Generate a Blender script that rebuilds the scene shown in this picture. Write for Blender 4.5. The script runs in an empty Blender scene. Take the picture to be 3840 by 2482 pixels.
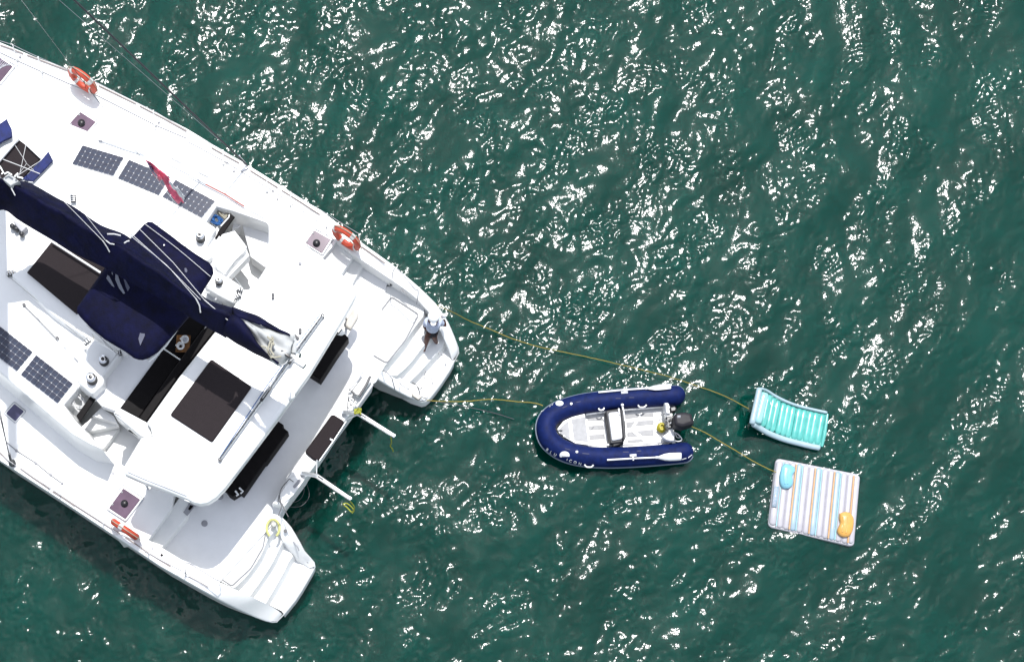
import bpy, bmesh, math, random
import numpy as np
from mathutils import Vector, Matrix

random.seed(7)
R = math.radians
scene = bpy.context.scene
COL = scene.collection

# ------------------------------------------------------------------ camera
CAM_H = 40.0                      # metres above the sea, looking straight down
FOC = 6840.0                      # focal length in photograph pixels
NAX, NAY = 1450.0, 3300.0         # nadir in photograph pixels (the photo is an off-centre crop)
cam_data = bpy.data.cameras.new("camera")
cam_data.sensor_width = 36.0
cam_data.lens = FOC / 3840.0 * 36.0
cam_data.shift_x = (1920.0 - NAX) / 3840.0
cam_data.shift_y = (NAY - 1241.0) / 3840.0
cam_data.clip_start = 1.0
cam_data.clip_end = 3000.0
cam = bpy.data.objects.new("camera", cam_data)
cam.location = (0, 0, CAM_H)
cam.rotation_euler = (0, 0, 0)
COL.objects.link(cam)
scene.camera = cam

# ------------------------------------------------------------------ sky and sun
SUN_ELEV = 68.5
SUN_X, SUN_Y = 0.13, 0.9915        # horizontal direction towards the sun
world = bpy.data.worlds.new("World")
scene.world = world
world.use_nodes = True
wn = world.node_tree
bg = wn.nodes["Background"]
sky = wn.nodes.new("ShaderNodeTexSky")
sky.sky_type = 'NISHITA'
sky.sun_disc = False
sky.sun_elevation = R(SUN_ELEV)
sky.sun_rotation = math.atan2(SUN_X, SUN_Y)
sky.air_density = 1.0
sky.dust_density = 0.8
hs = wn.nodes.new("ShaderNodeHueSaturation")      # the camera was white balanced for the shade
hs.inputs["Saturation"].default_value = 0.42
wn.links.new(sky.outputs[0], hs.inputs["Color"])
wn.links.new(hs.outputs[0], bg.inputs[0])
bg.inputs[1].default_value = 0.15
sun_data = bpy.data.lights.new("sun", 'SUN')
sun_data.energy = 2.7
sun_data.angle = R(0.53)
sun_data.color = (1.0, 0.98, 0.95)
sun = bpy.data.objects.new("sun", sun_data)
ce, se = math.cos(R(SUN_ELEV)), math.sin(R(SUN_ELEV))
sd = Vector((SUN_X * ce, SUN_Y * ce, se)).normalized()
sun.rotation_euler = sd.to_track_quat('Z', 'Y').to_euler()
sun.location = (20, 30, 60)
COL.objects.link(sun)

scene.view_settings.view_transform = 'Standard'
scene.view_settings.look = 'None'
scene.view_settings.exposure = 1.02
scene.view_settings.gamma = 1.0
scene.view_settings.use_curve_mapping = False
scene.cycles.max_bounces = 8
scene.cycles.diffuse_bounces = 5
scene.cycles.glossy_bounces = 3
scene.cycles.transmission_bounces = 4
scene.cycles.caustics_reflective = False
scene.cycles.caustics_refractive = False
scene.cycles.use_denoising = True
scene.cycles.use_adaptive_sampling = False
scene.cycles.sample_clamp_direct = 4.0
scene.cycles.sample_clamp_indirect = 6.0

# ------------------------------------------------------------------ photograph pixel + height -> place
def P(px, py, z=0.0):
    s = (CAM_H - z) / FOC
    return Vector(((px - NAX) * s, -(py - NAY) * s, z))

def crop(ox, oy, k=3.08):
    def f(*pts):
        return [(ox + x / k, oy + y / k) for x, y in pts]
    return f
cA = crop(0, 100); cB = crop(0, 550); cC = crop(500, 550); cD = crop(0, 950); cE = crop(600, 950)
cF = crop(1100, 900); cG = crop(0, 1400); cH = crop(600, 1400); cI = crop(600, 1850); cJ = crop(1150, 1250)
cK = crop(1950, 1380); cL = crop(2700, 1400); cM = crop(2750, 1650, 3.4217)
cN = crop(620, 720, 3.85); cO = crop(200, 1380, 3.85); cQ = crop(1220, 1360, 7.0); cS = crop(980, 1660, 5.133)
cT = crop(1500, 1120, 6.417); cU = crop(0, 380, 5.133); cV = crop(2100, 1500, 4.413)

# ------------------------------------------------------------------ materials
def lnk(nt, a, b):
    nt.links.new(a, b)

MATS = {}
def mat(name, color, rough=0.5, metal=0.0, var=0.06, scale=6.0, bump=0.0, bscale=60.0, coat=0.0, spec=0.5,
        color2=None, trans=0.0, aniso=None, subsurf=0.0):
    m = bpy.data.materials.new(name)
    m.use_nodes = True
    nt = m.node_tree
    b = nt.nodes["Principled BSDF"]
    tc = nt.nodes.new("ShaderNodeTexCoord")
    nz = nt.nodes.new("ShaderNodeTexNoise")
    nz.inputs["Scale"].default_value = scale
    nz.inputs["Detail"].default_value = 5.0
    nz.inputs["Roughness"].default_value = 0.62
    lnk(nt, tc.outputs["Object"], nz.inputs["Vector"])
    rp = nt.nodes.new("ShaderNodeValToRGB")
    c2 = color2 if color2 else tuple(c * (1 - 2.2 * var) for c in color)
    rp.color_ramp.elements[0].position = 0.32
    rp.color_ramp.elements[1].position = 0.68
    rp.color_ramp.elements[0].color = (*c2, 1)
    rp.color_ramp.elements[1].color = (*[min(1, c * (1 + var)) for c in color], 1)
    lnk(nt, nz.outputs["Fac"], rp.inputs["Fac"])
    lnk(nt, rp.outputs["Color"], b.inputs["Base Color"])
    b.inputs["Roughness"].default_value = rough
    b.inputs["Metallic"].default_value = metal
    b.inputs["Specular IOR Level"].default_value = spec
    b.inputs["Coat Weight"].default_value = coat
    b.inputs["Coat Roughness"].default_value = 0.08
    if trans:
        b.inputs["Transmission Weight"].default_value = trans
    if bump:
        n2 = nt.nodes.new("ShaderNodeTexNoise")
        n2.inputs["Scale"].default_value = bscale
        n2.inputs["Detail"].default_value = 3.0
        lnk(nt, tc.outputs["Object"], n2.inputs["Vector"])
        bp = nt.nodes.new("ShaderNodeBump")
        bp.inputs["Strength"].default_value = min(1.0, bump)
        bp.inputs["Distance"].default_value = 0.01
        lnk(nt, n2.outputs["Fac"], bp.inputs["Height"])
        lnk(nt, bp.outputs["Normal"], b.inputs["Normal"])
    MATS[name] = m
    return m

mat("gelcoat_white", (0.69, 0.69, 0.68), rough=0.28, var=0.015, scale=1.4, color2=(0.65, 0.655, 0.65), coat=0.3, bump=0.02, bscale=3)
mat("deck_nonskid", (0.66, 0.66, 0.65), rough=0.6, var=0.02, scale=2.6, color2=(0.61, 0.615, 0.61), bump=0.15, bscale=160)
mat("seam_grey", (0.22,0.22,0.23), rough=0.6)
mat("rail_strip", (0.22, 0.19, 0.18), rough=0.5)
mat("navy_canvas", (0.0016, 0.0022, 0.0195), rough=0.75, var=0.25, scale=5, bump=0.6, bscale=30, spec=0.12)
mat("royal_canvas", (0.005, 0.012, 0.085), rough=0.7, var=0.2, scale=8, bump=0.4, bscale=40, spec=0.3)
mat("brown_mesh", (0.020, 0.0150, 0.0165), rough=0.85, var=0.2, scale=90, bump=0.6, bscale=300, spec=0.2)
mat("black_vinyl", (0.005, 0.004, 0.0045), rough=0.6, var=0.2, scale=12, bump=0.2, bscale=60, spec=0.1)
mat("black_plastic", (0.012, 0.012, 0.014), rough=0.35, var=0.1)
mat("rubber_grey", (0.08,0.08,0.085), rough=0.6)
mat("steel", (0.62, 0.63, 0.64), rough=0.22, metal=1.0, var=0.03)
mat("aluminium", (0.60, 0.61, 0.62), rough=0.38, metal=0.9, var=0.05)
mat("cell_blue", (0.024, 0.034, 0.058), rough=0.16, var=0.18, scale=9, coat=0.0, spec=0.2, color2=(0.030, 0.030, 0.045))
mat("panel_backing", (0.40, 0.41, 0.44), rough=0.4)
mat("hatch_purple", (0.105, 0.068, 0.100), rough=0.12, var=0.12, scale=3, coat=0.0, spec=0.25)
mat("hatch_blue", (0.050, 0.050, 0.110), rough=0.12, var=0.1, scale=3, coat=0.0, spec=0.25)
mat("ring_orange", (0.42, 0.050, 0.020), rough=0.5, var=0.08, scale=10)
mat("tape_white", (0.5,0.49,0.48), rough=0.5)
mat("rope_cream", (0.34,0.32,0.25), rough=0.85, var=0.2, scale=70, bump=0.6, bscale=240)
mat("rope_white", (0.55, 0.55, 0.55), rough=0.85, var=0.15, scale=70, bump=0.6, bscale=240)
mat("rope_blue", (0.012, 0.09, 0.28), rough=0.8, var=0.3, scale=50)
mat("rope_yellow", (0.24, 0.185, 0.02), rough=0.8, var=0.25, scale=60, bump=0.4, bscale=200)
mat("rope_lime", (0.30, 0.31, 0.03), rough=0.8, var=0.25, scale=40)
mat("rope_dark", (0.04, 0.045, 0.05), rough=0.8)
mat("sail_cloth", (0.36, 0.37, 0.37), rough=0.7, var=0.06, scale=5, bump=0.7, bscale=9)
mat("flag_red", (0.80, 0.14, 0.23), rough=0.7, var=0.15, scale=9, bump=0.5, bscale=18)
mat("flag_blue", (0.03, 0.03, 0.16), rough=0.7)
mat("flag_white", (0.75, 0.78, 0.80), rough=0.7)
mat("wood_brown", (0.25, 0.11, 0.03), rough=0.5, var=0.25, scale=14)
mat("wood_dark", (0.13, 0.065, 0.028), rough=0.5, var=0.3, scale=14)
mat("cup_white", (0.80, 0.80, 0.78), rough=0.3)
mat("coffee", (0.03, 0.02, 0.015), rough=0.15)
mat("cream_cushion", (0.44, 0.41, 0.37), rough=0.7)
mat("grey_print", (0.36, 0.36, 0.42), rough=0.6)
mat("navy_hypalon", (0.0030, 0.0100, 0.066), rough=0.6, var=0.16, scale=9, bump=0.25, bscale=120, spec=0.12)
mat("strake_grey", (0.12, 0.15, 0.20), rough=0.6)
mat("patch_navy", (0.008, 0.012, 0.06), rough=0.6)
mat("floor_grey", (0.31, 0.31, 0.315), rough=0.7, var=0.05, scale=12, bump=0.3, bscale=150)
mat("white_plastic", (0.62, 0.62, 0.63), rough=0.35, var=0.03)
mat("seat_trim", (0.03,0.03,0.033), rough=0.6)
mat("cowl_dark", (0.016, 0.015, 0.019), rough=0.5, var=0.12, spec=0.2)
mat("decal_grey", (0.25, 0.25, 0.27), rough=0.4)
mat("aqua_vinyl", (0.085, 0.335, 0.300), rough=0.16, var=0.12, scale=4, coat=0.5, color2=(0.05, 0.29, 0.26))
mat("pale_vinyl", (0.27, 0.36, 0.40), rough=0.22, var=0.05, coat=0.5)
mat("mat_white", (0.345, 0.335, 0.360), rough=0.28, var=0.03, coat=0.35)
mat("mat_blue", (0.24, 0.325, 0.39), rough=0.28, var=0.04, coat=0.35)
mat("stripe_orange", (0.36, 0.195, 0.075), rough=0.35, var=0.08)
mat("stripe_aqua", (0.165, 0.35, 0.37), rough=0.35, var=0.08)
mat("stripe_mauve", (0.22, 0.21, 0.26), rough=0.35, var=0.06)
mat("pillow_blue", (0.15, 0.37, 0.45), rough=0.2, var=0.05, coat=0.5)
mat("pillow_orange", (0.48, 0.25, 0.05), rough=0.2, var=0.06, coat=0.5)
mat("skin_brown", (0.085, 0.030, 0.019), rough=0.5, var=0.12, scale=14)
mat("shirt_pale", (0.38, 0.42, 0.53), rough=0.8, var=0.08, scale=9, bump=0.7, bscale=26)
mat("hat_white", (0.78, 0.79, 0.80), rough=0.8, bump=0.3, bscale=60)
mat("shorts_black", (0.010, 0.010, 0.014), rough=0.8, bump=0.4, bscale=40)
mat("buoy_yellow", (0.42, 0.42, 0.16), rough=0.6)
mat("pole_red", (0.34, 0.09, 0.08), rough=0.5)
mat("lamp_glass", (0.75, 0.74, 0.66), rough=0.2, coat=0.5)
mat("vent_dark", (0.012, 0.011, 0.014), rough=0.35, spec=0.3)

UP_ = Vector((0, 0, 1))
# ------------------------------------------------------------------ object helpers
def link(o, parent=None):
    COL.objects.link(o)
    if parent is not None:
        o.parent = parent
        o.matrix_parent_inverse = Matrix.Translation(-parent.location) if parent.type == 'EMPTY' and parent.parent is None else Matrix.Identity(4)
    return o

def finish(bm, name, material, parent=None, smooth=False, recalc=True):
    if recalc:
        bmesh.ops.recalc_face_normals(bm, faces=bm.faces[:])
    me = bpy.data.meshes.new(name)
    bm.to_mesh(me)
    bm.free()
    me.materials.append(MATS[material] if isinstance(material, str) else material)
    if smooth:
        me.polygons.foreach_set("use_smooth", [True] * len(me.polygons))
    o = bpy.data.objects.new(name, me)
    return link(o, parent)

def soft(o, angle=40):
    me = o.data
    me.polygons.foreach_set("use_smooth", [True] * len(me.polygons))
    try:
        me.set_sharp_from_angle(angle=R(angle))
    except Exception:
        pass
    return o

def thing(name, label, cat, loc, group=None):
    e = bpy.data.objects.new(name, None)
    e.empty_display_size = 0.3
    e.location = loc
    COL.objects.link(e)
    tag(e, label, cat, group)
    return e

def tag(o, label, cat, group=None):
    o["label"] = label
    o["category"] = cat
    if group:
        o["group"] = group
    return o

def wpts(pts, z):
    """pixel outline -> world points; z number or list"""
    if isinstance(z, (int, float)):
        return [P(x, y, z) for x, y in pts]
    return [P(x, y, zz) for (x, y), zz in zip(pts, z)]

def prism_bm(bm, top, depth, bevel=0.0, inset=0.0, seg=2):
    """top: world points; walls down by depth; rounded top edge built from inset rings"""
    n = len(top)
    area = sum(top[i].x * top[(i + 1) % n].y - top[(i + 1) % n].x * top[i].y for i in range(n))
    sg = 1.0 if area > 0 else -1.0
    nrm = []
    for i, p in enumerate(top):
        e0 = (p - top[i - 1]); e1 = (top[(i + 1) % n] - p)
        n0 = Vector((-e0.y, e0.x, 0)) * sg; n1 = Vector((-e1.y, e1.x, 0)) * sg
        if n0.length > 1e-9: n0.normalize()
        if n1.length > 1e-9: n1.normalize()
        d = n0 + n1
        if d.length > 1e-6: d.normalize()
        nrm.append(d)
    b = min(bevel, depth * .8)
    steps_ = [(b * (1 - math.sin(k / seg * math.pi / 2)), b * (1 - math.cos(k / seg * math.pi / 2))) for k in range(seg + 1)] if b > 0 else [(0, 0)]
    rings = [[bm.verts.new(p + d * o - UP_ * dz) for p, d in zip(top, nrm)] for o, dz in steps_]
    rings.append([bm.verts.new(p + d * inset - UP_ * depth) for p, d in zip(top, nrm)])
    bm.faces.new(rings[0])
    for r1, r2 in zip(rings, rings[1:]):
        for i in range(n):
            j = (i + 1) % n
            bm.faces.new((r1[i], r1[j], r2[j], r2[i]))
    bm.faces.new(rings[-1][::-1])
    # flat tops stay flat: the rim is a hard shading edge, so are sharp corners
    for ring in (rings[0], rings[-2], rings[-1]):
        for i in range(n):
            e = bm.edges.get((ring[i], ring[(i + 1) % n]))
            if e and (ring is not rings[-2] or len(rings) == 2): e.smooth = False
    for i in range(n):
        a = nrm[i - 1]; c_ = nrm[(i + 1) % n]
        e0 = (top[i] - top[i - 1]); e1 = (top[(i + 1) % n] - top[i])
        if e0.length > 1e-9 and e1.length > 1e-9 and e0.angle(e1) > 0.6:
            for r1, r2 in zip(rings, rings[1:]):
                e = bm.edges.get((r1[i], r2[i]))
                if e: e.smooth = False
    return bm

def prism(name, pts, z, depth, material, parent, bevel=0.015, inset=0.0, seg=2, smooth=True):
    bm = bmesh.new()
    prism_bm(bm, wpts(pts, z), depth, bevel, inset, seg)
    return finish(bm, name, material, parent, smooth=smooth)

def rounded(pts, r, seg=5):
    """round the corners of a pixel polygon with radius r px"""
    out = []
    n = len(pts)
    for i in range(n):
        p0 = Vector(pts[i - 1]); p = Vector(pts[i]); p1 = Vector(pts[(i + 1) % n])
        a = (p0 - p); b = (p1 - p)
        la, lb = a.length, b.length
        rr = min(r, la * 0.45, lb * 0.45)
        a = p + a.normalized() * rr; b = p + b.normalized() * rr
        for k in range(seg + 1):
            t = k / seg
            q = a * (1 - t) ** 2 + p * 2 * t * (1 - t) + b * t * t
            out.append((q.x, q.y))
    return out

def resample(pts, n):
    v = [Vector(p) for p in pts]
    L = [0]
    for a, b in zip(v, v[1:]): L.append(L[-1] + (b - a).length)
    out = []
    for k in range(n):
        t = L[-1] * k / (n - 1)
        i = 0
        while i < len(L) - 2 and L[i + 1] < t: i += 1
        f = (t - L[i]) / max(1e-9, L[i + 1] - L[i])
        out.append(v[i].lerp(v[i + 1], f))
    return out

def smooth_line(pts, n):
    """Catmull-Rom through points, n samples, any dimension Vector"""
    v = [Vector(p) for p in pts]
    if len(v) < 3:
        return resample(v, n)
    q = [v[0] * 2 - v[1]] + v + [v[-1] * 2 - v[-2]]
    m = len(v) - 1
    fine = []
    for i in range(m):
        p0, p1, p2, p3 = q[i], q[i + 1], q[i + 2], q[i + 3]
        for k in range(12):
            t = k / 12
            fine.append(0.5 * ((2 * p1) + (p2 - p0) * t + (2 * p0 - 5 * p1 + 4 * p2 - p3) * t * t + (3 * p1 - p0 - 3 * p2 + p3) * t ** 3))
    fine.append(v[-1])
    return resample(fine, n)

def tube_bm(bm, pts, r, sides=8, caps=True, flat=1.0, up=Vector((0, 0, 1))):
    """pts world points; r number or list; flat = height factor"""
    n = len(pts)
    rings = []
    for i, p in enumerate(pts):
        a = pts[max(0, i - 1)]; b = pts[min(n - 1, i + 1)]
        t = (b - a)
        if t.length < 1e-9: t = Vector((1, 0, 0))
        t.normalize()
        s = t.cross(up)
        if s.length < 1e-3: s = t.cross(Vector((1, 0, 0)))
        s.normalize()
        u = s.cross(t).normalized()
        rr = r[i] if isinstance(r, (list, tuple)) else r
        rings.append([bm.verts.new(p + s * (rr * math.cos(2 * math.pi * k / sides)) + u * (flat * rr * math.sin(2 * math.pi * k / sides))) for k in range(sides)])
    for i in range(n - 1):
        for k in range(sides):
            j = (k + 1) % sides
            bm.faces.new((rings[i][k], rings[i][j], rings[i + 1][j], rings[i + 1][k]))
    if caps:
        bm.faces.new(rings[0][::-1]); bm.faces.new(rings[-1])
    return rings

def tube(name, pts, r, material, parent, sides=8, flat=1.0, caps=True):
    bm = bmesh.new()
    tube_bm(bm, [Vector(p) for p in pts], r, sides, caps, flat)
    return soft(finish(bm, name, material, parent), 50)

def ptube(name, px, z, r, material, parent, sides=8, n=None, flat=1.0):
    pts = wpts(px, z)
    if n: pts = smooth_line(pts, n)
    return tube(name, pts, r, material, parent, sides, flat)

def lathe_bm(bm, c, prof, sides=20, axis=None):
    """prof: list of (r, h) from bottom up around vertical axis through c"""
    rings = []
    for r, h in prof:
        rings.append([bm.verts.new(c + Vector((r * math.cos(2 * math.pi * k / sides), r * math.sin(2 * math.pi * k / sides), h))) for k in range(sides)])
    for i in range(len(rings) - 1):
        for k in range(sides):
            j = (k + 1) % sides
            bm.faces.new((rings[i][k], rings[i][j], rings[i + 1][j], rings[i + 1][k]))
    bm.faces.new(rings[0][::-1]); bm.faces.new(rings[-1])

def lathe(name, c, prof, material, parent, sides=20):
    bm = bmesh.new()
    lathe_bm(bm, Vector(c), prof, sides)
    return soft(finish(bm, name, material, parent), 40)

def box_bm(bm, c, ax, ay, hx, hy, hz, bevel=0.0):
    """box with centre c, horizontal axes ax, ay (unit) and half sizes"""
    vs = []
    for sz in (-1, 1):
        for sx, sy in ((-1, -1), (1, -1), (1, 1), (-1, 1)):
            vs.append(bm.verts.new(c + ax * (sx * hx) + ay * (sy * hy) + Vector((0, 0, sz * hz))))
    fs = [(0, 3, 2, 1), (4, 5, 6, 7), (0, 1, 5, 4), (1, 2, 6, 5), (2, 3, 7, 6), (3, 0, 4, 7)]
    faces = [bm.faces.new([vs[i] for i in f]) for f in fs]
    if bevel:
        es = set()
        for f in faces: es.update(f.edges)
        bmesh.ops.bevel(bm, geom=list(es), offset=bevel, segments=2, affect='EDGES', profile=0.5)

def box(name, c, ax, hx, hy, hz, material, parent, bevel=0.008):
    bm = bmesh.new()
    ax = Vector(ax).normalized()
    ay = Vector((-ax.y, ax.x, 0)).normalized()
    box_bm(bm, Vector(c), ax, ay, hx, hy, hz, bevel)
    return soft(finish(bm, name, material, parent), 35)

def strip_bm(bm, A, B):
    """quads between two equally long world polylines"""
    va = [bm.verts.new(p) for p in A]; vb = [bm.verts.new(p) for p in B]
    for i in range(len(A) - 1):
        bm.faces.new((va[i], vb[i], vb[i + 1], va[i + 1]))
    return va, vb

# boat axes in the world (photo direction 33.8 degrees down to the right is aft)
AFT = Vector((math.cos(R(33.8)), -math.sin(R(33.8)), 0))
PORT = Vector((-math.sin(R(33.8)), -math.cos(R(33.8)), 0))     # towards the lower left of the photo
UP = Vector((0, 0, 1))
# ------------------------------------------------------------------ water
def make_water():
    rng = np.random.default_rng(11)
    nx, ny, dx = 1000, 700, 0.0285
    x0, y0 = -11.5, 2.4
    kx = np.fft.fftfreq(nx, dx) * 2 * np.pi
    ky = np.fft.fftfreq(ny, dx) * 2 * np.pi
    KX, KY = np.meshgrid(kx, ky)
    K = np.hypot(KX, KY); K[0, 0] = 1
    wd = np.array([AFT.x, AFT.y])
    ang = (KX * wd[0] + KY * wd[1]) / K
    def band(lmin, lmax, slope, spread, seed, p=0.0, rot=0.0):
        r = np.random.default_rng(seed)
        lam = 2 * np.pi / K
        c, s = math.cos(rot), math.sin(rot)
        w2 = (wd[0] * c - wd[1] * s, wd[0] * s + wd[1] * c)
        a = (KX * w2[0] + KY * w2[1]) / K
        w = np.where((lam > lmin) & (lam < lmax), 1.0, 0.0)
        w = w * np.exp(-((np.log(lam) - 0.5 * (math.log(lmin) + math.log(lmax))) / (0.42 * (math.log(lmax) - math.log(lmin)))) ** 2 * 2)
        amp = w * (spread + (1 - spread) * a ** 4) / K ** (2.0 + p)
        ph = r.standard_normal((ny, nx)) + 1j * r.standard_normal((ny, nx))
        F = amp * ph
        h = np.real(np.fft.ifft2(F))
        gx = np.real(np.fft.ifft2(F * 1j * KX)); gy = np.real(np.fft.ifft2(F * 1j * KY))
        s_ = math.sqrt((gx ** 2 + gy ** 2).mean() / 2)
        return h * slope / s_, None
    h0, _ = band(1.0, 4.5, WATER[0], 0.4, 1)
    h1, _ = band(0.4, 1.5, WATER[1], 0.35, 2, rot=0.35)
    h2, _ = band(0.17, 0.6, WATER[2], 0.5, 3, rot=-0.3)
    h3, _ = band(0.085, 0.26, WATER[3], 0.75, 4)
    # ripples gather in patches, steeper on wave fronts
    m, _ = band(0.8, 3.0, 1.0, 0.8, 9); m = m / m.std()
    mod = np.clip(0.95 + 0.5 * m, 0.15, 2.1)
    h = h0 + h1 + h2 * (0.6 + 0.4 * mod) + h3 * mod
    h -= h.mean()
    # sharpen crests a little
    X = x0 + np.arange(nx) * dx; Y = y0 + np.arange(ny) * dx
    edge = np.minimum.reduce([np.tile(np.arange(nx), (ny, 1)), np.tile(nx - 1 - np.arange(nx), (ny, 1)),
                              np.tile(np.arange(ny)[:, None], (1, nx)), np.tile((ny - 1 - np.arange(ny))[:, None], (1, nx))]) / 30.0
    h = h * np.clip(edge, 0, 1)
    XX, YY = np.meshgrid(X, Y)
    co = np.stack([XX, YY, h], -1).reshape(-1, 3).astype(np.float32)
    idx = np.arange(nx * ny).reshape(ny, nx)
    q = np.stack([idx[:-1, :-1], idx[:-1, 1:], idx[1:, 1:], idx[1:, :-1]], -1).reshape(-1, 4)
    # outer sheet to the horizon
    far = 1400.0
    ex = [x0, X[-1]]; ey = [y0, Y[-1]]
    extra = np.array([(a, b, 0) for b in (-far, ey[0], ey[1], far) for a in (-far, ex[0], ex[1], far)], np.float32)
    base = len(co)
    co = np.vstack([co, extra])
    eq = []
    for j in range(3):
        for i in range(3):
            if i == 1 and j == 1: continue
            a = base + j * 4 + i
            eq.append((a, a + 1, a + 5, a + 4))
    q = np.vstack([q, np.array(eq)])
    me = bpy.data.meshes.new("water")
    me.vertices.add(len(co)); me.vertices.foreach_set("co", co.ravel())
    me.loops.add(q.size); me.loops.foreach_set("vertex_index", q.ravel().astype(np.int32))
    me.polygons.add(len(q))
    me.polygons.foreach_set("loop_start", (np.arange(len(q)) * 4).astype(np.int32))
    me.polygons.foreach_set("loop_total", np.full(len(q), 4, np.int32))
    me.polygons.foreach_set("use_smooth", np.ones(len(q), bool))
    me.update(calc_edges=True)
    m = bpy.data.materials.new("sea_water"); m.use_nodes = True
    nt = m.node_tree; b = nt.nodes["Principled BSDF"]
    tc = nt.nodes.new("ShaderNodeTexCoord")
    n1 = nt.nodes.new("ShaderNodeTexNoise"); n1.inputs["Scale"].default_value = 0.55; n1.inputs["Detail"].default_value = 6
    n1.inputs["Roughness"].default_value = 0.6
    lnk(nt, tc.outputs["Object"], n1.inputs["Vector"])
    rp = nt.nodes.new("ShaderNodeValToRGB")
    rp.color_ramp.elements[0].position = 0.3; rp.color_ramp.elements[1].position = 0.7
    rp.color_ramp.elements[0].color = (*WCOL0, 1)
    rp.color_ramp.elements[1].color = (*WCOL1, 1)
    lnk(nt, n1.outputs["Fac"], rp.inputs["Fac"]); lnk(nt, rp.outputs["Color"], b.inputs["Base Color"])
    b.inputs["Roughness"].default_value = WROUGH
    b.inputs["IOR"].default_value = 1.333
    b.inputs["Subsurface Weight"].default_value = 1.0
    b.inputs["Subsurface Radius"].default_value = (0.4, 1.3, 1.2)
    b.inputs["Subsurface Scale"].default_value = 1.0
    # capillary ripples
    mp = nt.nodes.new("ShaderNodeMapping"); mp.inputs["Rotation"].default_value = (0, 0, R(-33.8)); mp.inputs["Scale"].default_value = (1.25, 0.8, 1)
    lnk(nt, tc.outputs["Object"], mp.inputs["Vector"])
    n2 = nt.nodes.new("ShaderNodeTexNoise"); n2.inputs["Scale"].default_value = 15.0; n2.inputs["Detail"].default_value = 2.0
    n2.inputs["Roughness"].default_value = 0.55; n2.inputs["Distortion"].default_value = 0.4
    lnk(nt, mp.outputs[0], n2.inputs["Vector"])
    bp = nt.nodes.new("ShaderNodeBump"); bp.inputs["Strength"].default_value = 1.0; bp.inputs["Distance"].default_value = WBUMP
    lnk(nt, n2.outputs["Fac"], bp.inputs["Height"]); lnk(nt, bp.outputs["Normal"], b.inputs["Normal"])
    me.materials.append(m)
    o = bpy.data.objects.new("water", me); COL.objects.link(o)
    o["kind"] = "structure"
    return o
WATER = (0.044, 0.046, 0.045, 0.047)
WCOL0 = (0.0003, 0.0240, 0.0162); WCOL1 = (0.0010, 0.0415, 0.0292)
WROUGH = 0.055
WBUMP = 0.003
make_water()
# ------------------------------------------------------------------ catamaran
boat = thing("catamaran", "large white sailing catamaran with navy boom cover moored at the left", "catamaran", P(560, 1330, 0))
ZD = 1.85       # side decks
ZF = 1.35       # cockpit floor

# --- hulls
up_outer = [(-900, -70, 2.0), (-620, -15, 1.98), (-300, 62, 1.95), (-120, 118, 1.9), (0, 160, ZD), (130, 214, ZD), (253, 259, ZD), (367, 314, ZD), (519, 389, ZD),
            (700, 483, ZD), (821, 556, ZD), (922, 615, ZD), (1052, 696, ZD), (1200, 787, ZD), (1290, 856, ZD), (1360, 913, 1.84), (1473, 994, 1.78),
            (1540, 1050, 1.68), (1587, 1092, 1.56), (1632, 1137, 1.42), (1660, 1176, 1.26), (1681, 1212, 1.1), (1702, 1262, .88), (1717, 1303, .7)]
up_stern = [(1719, 1322, .58), (1686, 1386, .52), (1660, 1426, .5), (1637, 1458, .5), (1612, 1490, .5), (1597, 1503, .52), (1582, 1506, .56)]
up_inner = [(1569, 1500, .6), (1530, 1484, .72), (1491, 1464, .86), (1450, 1440, 1.05), (1416, 1419, 1.22), (1393, 1400, 1.32)]
lo_outer = [(-1150, 560, 2.0), (-1000, 760, 1.98), (-760, 1060, 1.95), (-450, 1370, 1.9), (-200, 1582, 1.87), (0, 1725, ZD), (58, 1762, ZD), (195, 1851, ZD), (269, 1900, ZD), (430, 2007, ZD),
            (600, 2120, ZD), (665, 2157, ZD), (730, 2194, ZD), (780, 2222, 1.78), (827, 2248, 1.62), (878, 2273, 1.38), (925, 2295, 1.12), (960, 2311, .92), (995, 2324, .76), (1020, 2330, .64)]
lo_stern = [(1037, 2329, .6), (1050, 2315, .54), (1064, 2301, .5), (1106, 2249, .5), (1130, 2212, .5), (1152, 2175, .5), (1170, 2144, .52), (1180, 2124, .56)]
lo_inner = [(1177, 2108, .62), (1160, 2088, .75), (1139, 2064, .9), (1124, 2034, 1.05), (1106, 2003, 1.15), (1090, 1976, 1.22), (1071, 1954, 1.28), (1048, 1932, 1.32)]

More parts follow.
